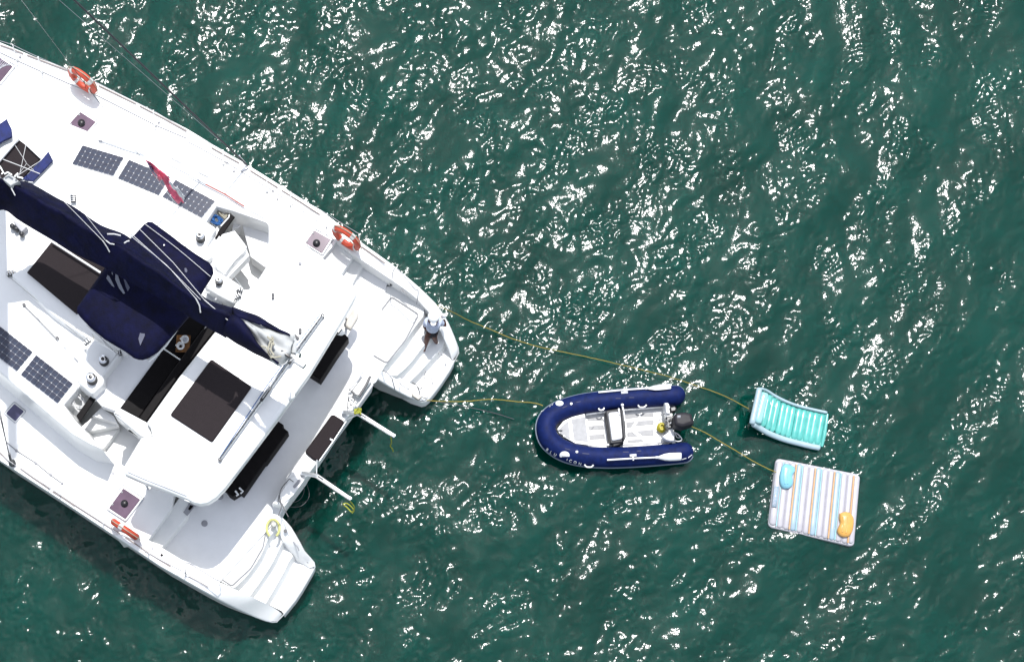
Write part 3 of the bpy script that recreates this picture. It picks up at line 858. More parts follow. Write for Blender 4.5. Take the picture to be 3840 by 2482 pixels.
for k in range(9):
    a = P(824 - 13.5 * k, 1954 + 17 * k, 1.302); b = P(824 - 13.5 * k - 6, 1954 + 17 * k + 8, 1.302)
    tube("drain_slot", [a, b], .006, "panel_backing", boat, sides=4, flat=.5)

# --- pulpit pushpit rails at the sterns
def rail(pts, z, r=.010, name="guard_rail"):
    tube(name, smooth_line([P(x, y, zz) for (x, y), zz in zip(pts, z)], 16), r, "decal_grey", boat, sides=6)
rail(cF((1140, 445), (1150, 370), (1180, 325), (1220, 350), (1400, 560), (1440, 580)), (1.8, 2.2, 2.4, 2.4, 2.3, 2.2))
rail(cF((1440, 575), (1440, 640), (1425, 740)), (2.2, 2.0, 1.6))
rail(cF((1250, 450), (1330, 510), (1415, 578)), (2.1, 2.1, 2.1), .006)
rail(cI((300, 960), (298, 860), (305, 795), (480, 890), (640, 990), (690, 1010), (690, 1070)), (1.85, 2.2, 2.4, 2.4, 2.35, 2.2, 1.7))
rail(cI((190, 940), (300, 975), (430, 1040), (560, 1085)), (2.0, 2.0, 2.0, 2.0), .005)

# --- stanchions and lifelines
def stanchions(bases, side, h=.62):
    tops = []
    for (x, y) in bases:
        b = P(x, y, ZD); t = b + UP * h + side * .05
        s = tube("stanchion", [b, b.lerp(t, .5), t], .013, "steel", boat, sides=6)
        lathe("stanchion_foot", b, [(.032, 0), (.032, .02), (.018, .05)], "steel", s, 10)
        tops.append((b, t))
    return tops
def lifeline(pts, f, r=.006):
    q = []
    for (b, t) in pts: q.append(b.lerp(t, f))
    out = []
    for a, c in zip(q, q[1:]):
        for k in range(6):
            tt = k / 6
            out.append(a.lerp(c, tt) - UP * (.02 * 4 * tt * (1 - tt)))
    out.append(q[-1])
    tube("lifeline", out, r, "decal_grey", boat, sides=5)
up_b = [(-250, 128), (65, 227), (159, 272), (325, 340), (584, 470), (840, 616), (1002, 718), (1090, 770), (1225, 850), (1345, 925)]
tp = stanchions(up_b, PORT * -1)
lifeline(tp, 1.0); lifeline(tp, .52)
lo_b = [(-220, 1540), (55, 1742), (186, 1828), (228, 1856), (390, 1962), (560, 2078), (698, 2150)]
tp = stanchions(lo_b, PORT)
lifeline(tp, 1.0); lifeline(tp, .52)
# little deck pads and jackstay along the upper deck
tube("jackstay", wpts(cA((0, 300), (200, 395), (490, 525), (980, 740), (1130, 800), (1800, 1140), (2156, 1290)), ZD + .012), .009, "decal_grey", boat, sides=4)
tube("jackstay", wpts(cC((620, -60), (760, 10), (1080, 185), (1610, 510), (2156, 880)), ZD + .012), .007, "decal_grey", boat, sides=4)
tube("jackstay", wpts(cG((70, 790), (190, 890), (410, 1030), (580, 1170), (720, 1270)), ZD + .012), .010, "seam_grey", boat, sides=4)
for p in cC((1040, 205), (1080, 185), (1160, 285), (1545, 525), (1610, 510), (1665, 605)) + cA((235, 355), (1835, 1110), (1803, 1145)) + cG((190, 890), (412, 1035), (585, 1170), (718, 1268)):
    lathe("pad_eye", P(*p, ZD), [(.030, 0), (.030, .01), (.012, .03)], "decal_grey", boat, 10)

# --- winches
def winch(px, py, z, r, h):
    c = P(px, py, z)
    w = lathe("winch", c, [(r * .98, 0), (r, h * .12), (r * .82, h * .25), (r * .74, h * .62), (r * .80, h * .72)], "black_plastic", boat, 28)
    lathe("winch_top", c + UP * (h * .72), [(r * .84, 0), (r * .84, h * .10), (r * .5, h * .16), (r * .5, h * .2)], "steel", w, 28)
    lathe("winch_cap", c + UP * (h * .90), [(r * .36, 0), (r * .36, h * .07), (r * .1, h * .1)], "black_plastic", w, 16)
winch(753, 895, 3.12, .10, .26)
winch(822, 1058, 3.35, .082, .20)
winch(391, 1356, 3.25, .10, .22)
winch(346, 1424, 3.25, .115, .25)

# clutches, blocks and running lines on the coachroof
def clutch(pts, z, n=3):
    q = wpts(pts, z)
    a, b = q
    d = (b - a)
    for k in range(n):
        c = a + d * ((k + .5) / n)
        box("rope_clutch", c + UP * .03, d, d.length / n * .38, .055, .03, "black_plastic", boat, .008)
        box("clutch_lever", c + UP * .068, d, d.length / n * .2, .045, .008, "steel", boat, .004)
clutch(cC((510, 910), (560, 990)), 3.0, 2)
clutch(cD((80, 250), (190, 220)), 2.940, 4)
clutch(cD((970, 1050), (1040, 1000)), 3.15, 3)
clutch(cE((880, 420), (960, 430)), 3.72, 3)
clutch(cE((860, 520), (930, 480)), 3.72, 3)
clutch(cC((225, 820), (245, 860)), 3.0, 1)
clutch(cC((770, 1180), (800, 1240)), 3.0, 1)
clutch(cD((1370, 1160), (1410, 1150)), 3.2, 1)
clutch(cB((845, 560), (850, 650)), 2.970, 4)
def line(pts, z, r=.0035, m="rope_dark", name="running_line"):
    q = wpts(pts, z)
    tube(name, smooth_line(q, 3 * len(q)) if len(q) > 2 else q, r, m, boat, sides=5)
line(cB((850, 570), (1300, 640), (1760, 850)), 3.000, 0.0042, "rubber_grey")
line(cB((860, 600), (1300, 700), (1750, 870)), 3.000, 0.0030, "seam_grey")
line(cB((850, 640), (1240, 735), (1600, 850)), 3.000, 0.0030, "seam_grey")
line(cB((1270, 610), (1500, 700), (1990, 900)), 3.020, 0.0060, "rubber_grey")
line(cB((1800, 830), (1900, 880), (2030, 940)), 3.03, 0.0048, "rubber_grey")
line(cC((240, 850), (360, 900), (500, 940)), 3.03, 0.0042, "seam_grey")
line(cC((570, 950), (660, 900), (760, 870), (840, 880)), 3.04, 0.0066, "rope_cream")
line(cC((840, 940), (850, 900), (870, 880)), 3.04, 0.0054, "rope_cream")
line(cC((500, 1060), (560, 1130), (700, 1220), (750, 1260)), 3.04, 0.0048, "seam_grey")
line(cD((95, 10), (95, 230)), 3.05, 0.0036, "rubber_grey")
line(cD((180, 10), (160, 230)), 3.0, 0.0024, "seam_grey")
line(cD((110, 275), (600, 690), (990, 1020)), 3.070, 0.0036, "rubber_grey")
line(cD((200, 300), (700, 720), (960, 990)), 3.020, 0.0024, "seam_grey")
line(cD((1030, 1080), (1025, 1180), (985, 1290), (905, 1460)) + cG((905, 80), (880, 240)), 3.2, 0.0048, "rubber_grey")
line(cD((870, 855), (960, 920), (1010, 990)), 3.2, 0.0048, "rubber_grey")
line(cD((1060, 1010), (1085, 970), (1060, 930)), 3.2, 0.0048, "rope_cream")
line(cD((1000, 830), (1150, 960), (1350, 1160)), 3.5, 0.0048, "rubber_grey")
line(cD((1040, 820), (1200, 950), (1440, 1120)), 3.6, 0.0096, "rope_white")
line(cD((1160, 960), (1250, 1080), (1360, 1150)), 3.5, 0.0042, "seam_grey")
line(cD((1100, 900), (1180, 935), (1280, 1040), (1400, 1090)), 3.4, 0.0132, "aluminium", "bimini_hinge")
# long batten lying on the coachroof near the lower panels
line(cD((280, 600), (640, 970)), 2.980, 0.0096, "rubber_grey", "slide_track")
line(cD((660, 990), (830, 1160)), 2.980, 0.0060, "panel_backing", "slide_track")
line(cD((850, 1190), (905, 1250)), 2.980, 0.0108, "decal_grey", "slide_track")
lathe("track_end", P(*cD((280, 600))[0], 2.920), [(.035, 0), (.035, .05)], "rubber_grey", boat, 10)
lathe("track_end", P(*cD((665, 985))[0], 2.920), [(.035, 0), (.035, .05)], "rubber_grey", boat, 10)
# hardtop lines and eyes
lathe("pad_eye", P(*cE((1620, 120))[0], 3.7), [(.035, 0), (.035, .03), (.01, .04)], "decal_grey", boat, 10)
line(cE((1600, 140), (1340, 470)), 3.74, 0.0024, "seam_grey")
line(cE((970, 430), (1280, 495)), 3.74, 0.0024, "seam_grey")
for x, y in cE((1305, 480), (1305, 515), (1620, 885), (1620, 915), (1565, 960), (1590, 980)):
    lathe("block", P(x, y, 3.71), [(.03, 0), (.034, .02), (.03, .05), (.012, .055)], "rubber_grey", boat, 12)
# mainsheet traveller
tr0, tr1 = P(1210, 1183, 3.78), P(824, 1722, 3.78)
dv = (tr1 - tr0)
tube("traveller_track", [tr0, tr1], .028, "aluminium", boat, sides=6, flat=.7)
tube("traveller_line", [tr0 + AFT * -.05 + UP * .01, tr0.lerp(tr1, .5) - AFT * .09, tr1 - AFT * .02], .010, "rope_blue", boat, sides=5)
tube("traveller_line", [tr0 + UP * .06, tr1 + UP * .05], .009, "rope_dark", boat, sides=5)
for k in range(16):
    f = .06 + k * .055
    if f > .97: break
    lathe("track_bolt", tr0.lerp(tr1, f) + UP * .018, [(.014, 0), (.012, .012)], "black_plastic", boat, 8)
box("traveller_car", tr0.lerp(tr1, .31) + UP * .04, dv, .09, .05, .03, "black_plastic", boat)
box("traveller_car", tr0.lerp(tr1, .55) + UP * .05, dv, .17, .03, .03, "black_plastic", boat)
lathe("track_end", tr1 - UP * .07, [(.04, 0), (.04, .08)], "rubber_grey", boat, 10)
lathe("track_end", tr0 - UP * .07, [(.04, 0), (.04, .08)], "rubber_grey", boat, 10)

# --- bimini
bim = [(300, 1186), (287, 1168), (290, 1150), (396, 999), (500, 884), (542, 839), (556, 831), (572, 833), (640, 882), (682, 915), (734, 952), (782, 982), (797, 1001), (799, 1020), (790, 1040), (766, 1077),
       (707, 1184), (640, 1262), (590, 1316), (575, 1326), (552, 1340), (533, 1345), (517, 1344), (500, 1338), (468, 1314), (390, 1268), (338, 1226)]
def bimini():
    bm = bmesh.new()
    top = wpts(bim, 4.6)
    c0 = sum(top, Vector()) / len(top)
    rings = []
    for f, dz in ((1, -.09), (1.0, -.01), (.93, .045), (.75, .10), (.5, .14), (.25, .16)):
        rings.append([bm.verts.new(c0 + (p - c0) * f + UP * dz) for p in top])
    cc = bm.verts.new(c0 + UP * .165)
    n = len(top)
    for a, b in zip(rings, rings[1:]):
        for i in range(n):
            bm.faces.new((a[i], a[(i + 1) % n], b[(i + 1) % n], b[i]))
    for i in range(n): bm.faces.new((rings[-1][i], rings[-1][(i + 1) % n], cc))
    return soft(finish(bm, "bimini", "navy_canvas", boat), 60)
bmo = bimini()
tube("bimini_bow", wpts(cE((315, 705), (200, 860), (60, 1060), (-60, 1180)) + cE((-140, 1240)), 4.27), .036, "gelcoat_white", boat, sides=8, flat=.5)
tube("bimini_strut", wpts([(575, 1326), (640, 1262)], 4.3), .015, "aluminium", boat)
line(cC((130, 890), (500, 1170), (890, 1500)), 4.73, 0.0060, "rope_white", "bimini_piping")
# pale emblem and patch printed on the canvas
def flatpatch(pts, z, m, parent, name="emblem"):
    bm = bmesh.new()
    prism_bm(bm, wpts(pts, z), .003, 0)
    return finish(bm, name, m, parent)
mat("emblem_pale", (0.17, 0.18, 0.22), rough=.7)
mat("emblem_dim", (0.06, 0.065, 0.10), rough=.7)
flatpatch(cD((1240, 250), (1262, 265), (1300, 340), (1322, 392), (1290, 372), (1228, 290)), 4.77, "emblem_pale", bmo)
flatpatch(cD((1335, 215), (1360, 250), (1388, 340), (1445, 462), (1425, 468), (1372, 400), (1330, 300)), 4.77, "emblem_pale", bmo)
flatpatch(cD((1420, 270), (1440, 290), (1500, 395), (1475, 440), (1450, 380)), 4.77, "emblem_dim", bmo)
flatpatch(cD((1290, 210), (1300, 225), (1306, 250), (1292, 240)), 4.77, "emblem_pale", bmo)
flatpatch(cD((1630, 872), (1672, 880), (1672, 950), (1620, 1065), (1598, 985)), 4.72, "emblem_dim", bmo)
flatpatch(cC((590, 1405), (610, 1400), (625, 1430), (615, 1455), (595, 1445)), 4.72, "emblem_dim", bmo)
lathe("snap", P(*cC((355, 1138))[0], 4.73), [(.018, 0), (.014, .01)], "white_plastic", bmo, 8)

# --- boom with its sail cover
ZB = 5.8
def zb(x):
    return 5.35 + .5 * max(0, min(1, x / 1090))
cl = [(-60, 700), (20, 762), (130, 812), (330, 915), (500, 1010), (640, 1075), (770, 1160), (840, 1200)]
def cover():
    # stations: upper edge, lower edge (pixels at ZB) and ridge height
    up_e = [(-120, 650), (-20, 690), (75, 672), (123, 686), (208, 734), (276, 770), (373, 836), (464, 872), (530, 925), (640, 1010), (762, 1106), (808, 1128), (886, 1152)]
    lo_e = [(-140, 720), (-60, 790), (10, 780), (60, 815), (110, 846), (195, 896), (292, 952), (396, 1001), (470, 1045), (590, 1110), (720, 1190), (782, 1226), (846, 1262)]
    U = smooth_line([P(x, y, zb(x)) for x, y in up_e], 60); L = smooth_line([P(x, y, zb(x)) for x, y in lo_e], 60)
    bm = bmesh.new(); rows = []
    for i, (u, l) in enumerate(zip(U, L)):
        t = i / 59
        w = (u - l).length
        hgt = .86 - .40 * t + .03 * math.sin(i * .9) + .02 * math.sin(i * 2.3)
        row = []
        M = 14
        for k in range(M + 1):
            f = k / M
            sec = (1 - abs(2 * f - 1) ** 1.25) ** .9
            crown = hgt * sec * (1 + .04 * math.sin(11 * f + i * .35))
            ff = f + .05 * math.sin(2 * math.pi * f)
            p = u.lerp(l, ff) + UP * (crown - .1)
            row.append(bm.verts.new(p))
        rows.append(row)
    for a, b in zip(rows, rows[1:]):
        for k in range(len(a) - 1):
            bm.faces.new((a[k], b[k], b[k + 1], a[k + 1]))
    bm.faces.new(rows[0]); bm.faces.new(rows[-1][::-1])
    return finish(bm, "boom_cover", "navy_canvas", boat, smooth=True)
cvr = cover()
def flap(outer, inner, z_out, z_in, bulge):
    A = smooth_line([P(*p, z_out) for p in outer], 16); B = smooth_line([P(*p, z_in) for p in inner], 16)
    bm = bmesh.new(); rows = []
    for j in range(7):
        f = j / 6
        rows.append([bm.verts.new(a.lerp(b, f) + UP * (bulge * math.sin(math.pi * f) + .015 * math.sin(i * 1.3 + j))) for i, (a, b) in enumerate(zip(A, B))])
    for a, b in zip(rows, rows[1:]):
        for i in range(15): bm.faces.new((a[i], a[i + 1], b[i + 1], b[i]))
    o = finish(bm, "boom_cover", "navy_canvas", boat, smooth=True)
    md = o.modifiers.new("thick", 'SOLIDIFY'); md.thickness = .012
    return o
# the open aft end: two flaps with the furled sail showing between them
flap([(870, 1150), (967, 1184), (1019, 1216), (1060, 1240), (1092, 1257)], [(880, 1185), (935, 1205), (1000, 1226), (1040, 1242), (1088, 1259)], ZB + .0, ZB + .28, .10)
flap([(835, 1255), (892, 1291), (940, 1318), (990, 1343), (1048, 1370)], [(870, 1178), (915, 1205), (960, 1274), (985, 1308), (1042, 1366)], ZB - .05, ZB + .28, .16)
def sail_end():
    A = smooth_line([P(*p, ZB + .18) for p in ((895, 1195), (1000, 1226), (1040, 1240), (1090, 1256), (1104, 1268))], 26)
    B = smooth_line([P(*p, ZB + .05) for p in ((905, 1200), (955, 1270), (1000, 1330), (1045, 1372), (1085, 1345))], 26)
    bm = bmesh.new(); rows = []
    for j in range(15):
        f = j / 14
        rows.append([bm.verts.new(a.lerp(b, f) + UP * (.10 * math.sin(math.pi * f) + .035 * math.sin(9 * f + i * .35) + .02 * math.sin(17 * f - i * .5))) for i, (a, b) in enumerate(zip(A, B))])
    for a, b in zip(rows, rows[1:]):
        for i in range(25): bm.faces.new((a[i], a[i + 1], b[i + 1], b[i]))
    o = finish(bm, "furled_sail", "sail_cloth", boat, smooth=True)
    md = o.modifiers.new("thick", 'SOLIDIFY'); md.thickness = .02
sail_end()
tube("clew_flap", wpts(cE((1520, 940), (1545, 1040), (1545, 1150)), ZB + .1), [.05, .07, .04], "sail_cloth", boat, flat=.4)
box("boom_end", P(*cE((1590, 1245))[0], ZB), AFT, .17, .06, .07, "aluminium", boat, .015)
box("boom_sheave", P(*cE((1450, 1165))[0], ZB + .2), AFT, .10, .025, .03, "black_plastic", boat)
tube("boom", [P(0, 720, 5.1), P(1120, 1345, ZB - .12)], .11, "aluminium", boat, sides=12)
for a in (((1300, 960), (1260, 1060), (1250, 1130), (1300, 1200), (1400, 1190)), ((1310, 980), (1290, 1060), (1280, 1120), (1320, 1180)), ((1240, 960), (1290, 1010), (1320, 1060)), ((1170, 1070), (1230, 1090), (1250, 1140), (1290, 1210))):
    tube("reef_line", smooth_line(wpts(cE(*a), ZB + .36), 14), .018, "rope_cream", boat, sides=6)
for a in (((1500, 1190), (1450, 1270), (1380, 1300)), ((1490, 1180), (1560, 1210), (1640, 1260)), ((1530, 1290), (1575, 1365)), ((1480, 1150), (1540, 1200), (1500, 1240))):
    tube("outhaul_line", smooth_line(wpts(cE(*a), ZB + .12), 10), .010, "rope_white", boat, sides=6)
# mainsheet from boom end down to the traveller
be = P(*cE((1500, 1200))[0], ZB - .15)
for f, o_ in ((.30, .0), (.33, .03), (.56, 0), (.58, .02)):
    tube("mainsheet", [be + AFT * o_, tr0.lerp(tr1, f) + UP * .08], .009, "rope_white" if o_ else "rope_blue", boat, sides=5)
# gooseneck fittings and mast
mast_foot = P(-10, 712, 2.920)
MT = P(-570, -810, 16.0)
tube("mast", [mast_foot, mast_foot.lerp(MT, .5), MT], [.16, .15, .11], "aluminium", boat, sides=16)
prism("mast_collar", cB((20, 370), (100, 310), (150, 340), (225, 400), (120, 455)), 6.1, .15, "sail_cloth", boat, bevel=.02)
for a in (((200, 350), (265, 368)), ((0, 230), (40, 300), (20, 320)), ((170, 350), (210, 310)), ((50, 320), (90, 300), (140, 330))):
    tube("mast_fitting", wpts(cB(*a), 6.2), .02, "steel", boat, sides=6)
prism("mast_base", cB((150, 850), (310, 930), (250, 990), (170, 900)), 3.1, .4, "decal_grey", boat, bevel=.02)
for x, y in cB((150, 935), (195, 965), (258, 1025)):
    lathe("turning_block", P(x, y, 2.970), [(.05, 0), (.055, .04), (.05, .1), (.02, .12)], "black_plastic", boat, 14)

# lazy jacks over the cover
def jack(pts, zs, r=.0055):
    tube("lazy_jack", [P(x, y, z + .55) for (x, y), z in zip(pts, zs)], r, "rope_white", boat, sides=5)
jack([(217, 732), (386, 904)], (6.0, 5.7)); jack([(308, 790), (396, 902)], (6.0, 5.7)); jack([(386, 904), (400, 925), (411, 945)], (5.7, 5.6, 5.5), .012)
jack(cB((1225, 1085), (1270, 1120), (1320, 1130)), (5.7, 5.7, 5.65), .012)
jack([(478, 875), (620, 990), (752, 1124)], (5.8, 5.7, 5.55)); jack([(526, 862), (650, 985), (766, 1124)], (5.6, 5.6, 5.5), .006)
jack([(500, 884), (640, 1010), (735, 1120)], (5.8, 5.7, 5.6), .006)
jack([(735, 1120), (748, 1145), (752, 1172)], (5.6, 5.5, 5.4), .014)
jack([(766, 1124), (870, 1214), (973, 1300), (1030, 1350)], (5.5, 5.5, 5.4, 5.2), .009)
jack(cB((1240, 1010), (1320, 1010), (1395, 1028)), (5.7, 5.72, 5.7), .013); jack(cB((1435, 1115), (1465, 1095), (1495, 1088)), (5.65, 5.66, 5.65), .013)
jack(cB((130, 480), (175, 565)), (5.75, 5.7), .012); jack(cE((505, 450), (575, 458)), (5.4, 5.4), .013); jack(cE((635, 540), (655, 520)), (5.3, 5.3), .016)
jack(cE((1140, 1080), (1145, 1130)), (5.3, 5.2), .01); jack(cB((330, 410), (380, 415)), (5.7, 5.7), .012)
# loose lines near the forward pads
for a, r in ((((60, 1120), (400, 1250), (770, 1400)), .009), (((290, 850), (510, 1190)), .005), (((510, 1200), (650, 1330)), .004), (((790, 1140), (340, 1430)), .006), (((510, 1200), (370, 1400)), .004), (((500, 840), (380, 1400)), .005)):
    tube("halyard", wpts(cU(*a), 3.5), r, "rope_white", boat, sides=5)
line(cA((470, 540), (330, 1190), (270, 1500)), 3.020, 0.0036, "seam_grey")

# --- standing rigging
def stay(px, z, top, r, m="steel", name="shroud"):
    a = P(*px, z)
    tube(name, [a, a.lerp(top, .5), top], r, m, boat, sides=6)
    return a
stay((928, 622), ZD, MT, .019, "rope_dark")
stay((925, 616), ZD, P(-420, -560, 10.5), .004, "decal_grey")
stay((45, 1748), ZD, MT, .012, "rubber_grey")
stay((40, 1742), ZD, P(-300, 0, 10.5), .009, "rubber_grey")
tube("turnbuckle", [P(45, 1746, ZD + .05), P(34, 1700, ZD + .6)], .028, "rubber_grey", boat, sides=8)
tube("turnbuckle", [P(924, 614, ZD + .05), P(898, 584, ZD + .5)], .02, "steel", boat, sides=8)
tube("chain_plate", [P(930, 628, ZD + .02), P(905, 640, ZD + .02)], .03, "steel", boat, sides=6, flat=.4)
lathe("lashing", P(48, 1738, ZD), [(.07, 0), (.08, .08), (.04, .14)], "rope_dark", boat, 10)
boom_tip = P(1090, 1335, 5.9)
LIFT0, LIFT1 = P(750, 884, 3.3), P(80, 0, 9.6)
tube("flag_halyard", [LIFT0, LIFT0.lerp(LIFT1, .5), LIFT1, P(-200, -360, 13.0)], .006, "steel", boat, sides=6)
tube("preventer_line", [P(800, 938, 3.4), P(920, 1092, 4.0), P(1024, 1240, 5.3), boom_tip], .005, "steel", boat, sides=6)
# ------------------------------------------------------------------ life rings on the lifelines
def life_ring(center, z, label, tilt=0.0, roll=0.0):
    c = P(*center, z)
    t = thing("life_ring", label, "life ring", c, "orange life rings on the guard wires")
    Rr, rr = .285, .068
    ax = AFT.copy(); ay = (UP * math.cos(tilt) + PORT * -math.sin(tilt)).normalized(); an = ax.cross(ay)
    bm = bmesh.new(); N, M = 40, 12
    rings = []
    for i in range(N):
        a = 2 * math.pi * i / N
        d = ax * math.cos(a) + ay * math.sin(a)
        rings.append([bm.verts.new(c + d * (Rr + rr * math.cos(2 * math.pi * k / M)) + an * (rr * 1.0 * math.sin(2 * math.pi * k / M))) for k in range(M)])
    for i in range(N):
        for k in range(M):
            bm.faces.new((rings[i][k], rings[(i + 1) % N][k], rings[(i + 1) % N][(k + 1) % M], rings[i][(k + 1) % M]))
    finish(bm, "ring_body", "ring_orange", t, smooth=True)
    for q in range(4):
        bm = bmesh.new(); rg = []
        a0 = math.pi / 4 + q * math.pi / 2 + roll
        for s in range(4):
            a = a0 + (s - 1.5) * .09
            d = ax * math.cos(a) + ay * math.sin(a)
            rg.append([bm.verts.new(c + d * (Rr + (rr + .004) * math.cos(2 * math.pi * k / M)) + an * ((rr + .004) * 1.0 * math.sin(2 * math.pi * k / M))) for k in range(M)])
        for i in range(3):
            for k in range(M):
                bm.faces.new((rg[i][k], rg[i + 1][k], rg[i + 1][(k + 1) % M], rg[i][(k + 1) % M]))
        finish(bm, "reflective_band", "tape_white", t, smooth=True)
    pts = []
    for k in range(33):
        a = 2 * math.pi * k / 32
        pts.append(c + (ax * math.cos(a) + ay * math.sin(a)) * (Rr + rr + .012 + .02 * abs(math.sin(2 * (a - roll)))) )
    tube("grab_line", pts, .009, "rope_cream", t, sides=5)
    tube("lashing", [c - ax * .2 + ay * .05, c + ax * .22 - ay * .08], .011, "rope_cream", t, sides=5)
    return t
life_ring((310, 302), ZD + .40, "orange life ring at the top left, on the upper rail near the black shroud", .06)
life_ring((1299, 893), ZD + .36, "orange life ring on the upper rail beside the stern steps", .06, .3)
life_ring((470, 1985), ZD + .30, "orange life ring seen edge on, on the lower side deck", -.08, .9)

# ------------------------------------------------------------------ flag on the topping lift
def lift_at(px):
    best = None
    for k in range(2000):
        f = k / 2000
        q = LIFT0.lerp(LIFT1, f)
        x = NAX + q.x * FOC / (CAM_H - q.z)
        if best is None or abs(x - px) < best[0]: best = (abs(x - px), q)
    return best[1]
def flag():
    a = lift_at(545); b = lift_at(640)
    t = thing("flag", "long red and white pennant hanging along a thin halyard over the solar panels", "flag", a)
    zf = a.z
    A = [(545, 599), (580, 628), (612, 655), (640, 690), (668, 722), (690, 752)]
    def ribbon(name, L1, L2, m, dz=0):
        U = smooth_line([P(x, y, zf - .15 * i + dz) for i, (x, y) in enumerate(L1)], 22)
        V = smooth_line([P(x, y, zf - .25 - .15 * i + dz) for i, (x, y) in enumerate(L2)], 22)
        bm = bmesh.new(); rows = []
        for j in range(6):
            f = j / 5
            rows.append([bm.verts.new(u.lerp(v, f) + UP * (.05 * math.sin(7 * f + i * .8))) for i, (u, v) in enumerate(zip(U, V))])
        for r1, r2 in zip(rows, rows[1:]):
            for i in range(21): bm.faces.new((r1[i], r1[i + 1], r2[i + 1], r2[i]))
        o = finish(bm, name, m, t, smooth=True)
        md = o.modifiers.new("thick", 'SOLIDIFY'); md.thickness = .008
    ribbon("cloth", cB((1680, 155), (1800, 225), (1900, 310), (1990, 420), (2060, 520), (2125, 640)), cB((1700, 180), (1790, 290), (1880, 385), (1940, 500), (2000, 600), (2060, 650)), "flag_red")
    ribbon("white_stripe", cB((1960, 400), (2020, 460), (2075, 505), (2115, 555), (2130, 600)), cB((1950, 420), (2000, 480), (2050, 530), (2100, 600), (2120, 630)), "flag_white", .06)
    ribbon("blue_canton", cB((1705, 190), (1740, 230), (1760, 255), (1780, 280)), cB((1712, 205), (1735, 255), (1760, 285), (1772, 297)), "flag_blue", .05)
    ribbon("cloth_fold", cB((1815, 330), (1840, 335), (1860, 350), (1875, 368)), cB((1815, 345), (1825, 365), (1840, 380), (1860, 375)), "flag_red", .03)
flag()

# ------------------------------------------------------------------ ropes in the bins
def coil(name, label, cxy, z, rx, ry, n, r, m, seed, ang=0.0):
    rnd = random.Random(seed)
    c = P(*cxy, z)
    pts = []
    ca, sa = math.cos(ang), math.sin(ang)
    for k in range(n * 7):
        a = 2 * math.pi * k / 7
        f = .45 + .55 * rnd.random()
        x, y = rx * f * math.cos(a + rnd.uniform(-.4, .4)), ry * f * math.sin(a + rnd.uniform(-.4, .4))
        pts.append(c + Vector((x * ca - y * sa, x * sa + y * ca, .02 + .10 * rnd.random() + .004 * k / 7)))
    o = tube(name, smooth_line(pts, n * 26), r, m, None, sides=6)
    tag(o, label, "rope", "rope coils stowed on deck")
    return o
ang = -R(33.8)
coil("rope_coil", "tangle of white rope in the lower bin beside the black lid", (297, 1512), 2.55, .24, .15, 10, .017, "rope_white", 3, -R(50))
coil("rope_coil", "cream rope heaped in the upper bin next to blue rope", (840, 803), 2.62, .15, .11, 8, .014, "rope_cream", 5, ang)
coil("rope_coil", "bright blue rope bundled in the upper bin", (812, 830), 2.62, .14, .10, 9, .016, "rope_blue", 6, ang)

# loose pole on the coachroof edge
pole = thing("boat_hook", "thin red and white pole lying along the coachroof edge by the solar panels", "boat hook", P(790, 700, 2.980))
tube("shaft", wpts(cC((835, 435), (1060, 550), (1280, 690)), 2.980), .017, "pole_red", pole, sides=8)
tube("grip", wpts(cC((400, 203), (620, 315), (835, 435)), 2.980), .018, "panel_backing", pole, sides=8)
tube("hook", wpts(cC((1280, 690), (1400, 745), (1500, 805)), 2.980), .012, "panel_backing", pole, sides=8)
rail_shadow = thing("rail_shadow_strip", "thin pale grey pole lying on the coachroof above the first solar panel", "shadow strip", P(460, 560, 2.970))  # grey tubes drawn as the shadow of a handrail
tube("shaft", wpts(cA((1180, 1320), (1420, 1405), (1700, 1490)), 2.960), .012, "panel_backing", rail_shadow, sides=8)  # main run of the drawn shadow
tube("tip", wpts(cA((1135, 1315), (1180, 1320)), 2.960), .02, "decal_grey", rail_shadow, sides=8)  # thicker end of the same drawn shadow

# ------------------------------------------------------------------ tray with two cups on the bench
zt = 3.08
tray = thing("tray", "square brown wooden tray lying on the black bench under the boom", "tray", P(686, 1290, zt))
pts = cE((200, 950), (352, 950), (332, 1142), (185, 1135))
prism("tray_base", pts, zt + .03, .025, "wood_brown", tray, bevel=.005)
w = wpts(pts, zt + .045)
tube("tray_rim", w + [w[0]], .010, "wood_brown", tray, sides=6)
def cup(px, label, full):
    c = P(*px, zt + .032)
    t = thing("cup", label, "cup", c, "cups on the wooden tray")
    bm = bmesh.new()
    lathe_bm(bm, c, [(.05, 0), (.065, .01), (.082, .05), (.078, .052), (.06, .015), (.02, .012)], 24)
    soft(finish(bm, "bowl", "cup_white", t), 50)
    tube("handle", [c + Vector((-.07, 0, .03)), c + Vector((-.10, .01, .035)), c + Vector((-.10, .03, .02)), c + Vector((-.06, .03, .02))], .007, "cup_white", t, sides=6)
    lathe("contents", c, [(.03 if full else .045, .012), (.03 if full else .045, .022)], "coffee" if full else "panel_backing", t, 16)
cup(cE((290, 1000))[0], "white cup holding something pale, in the upper right of the wooden tray", False)
cup(cE((240, 1075))[0], "white cup with a dark drink, in the lower left of the wooden tray", True)

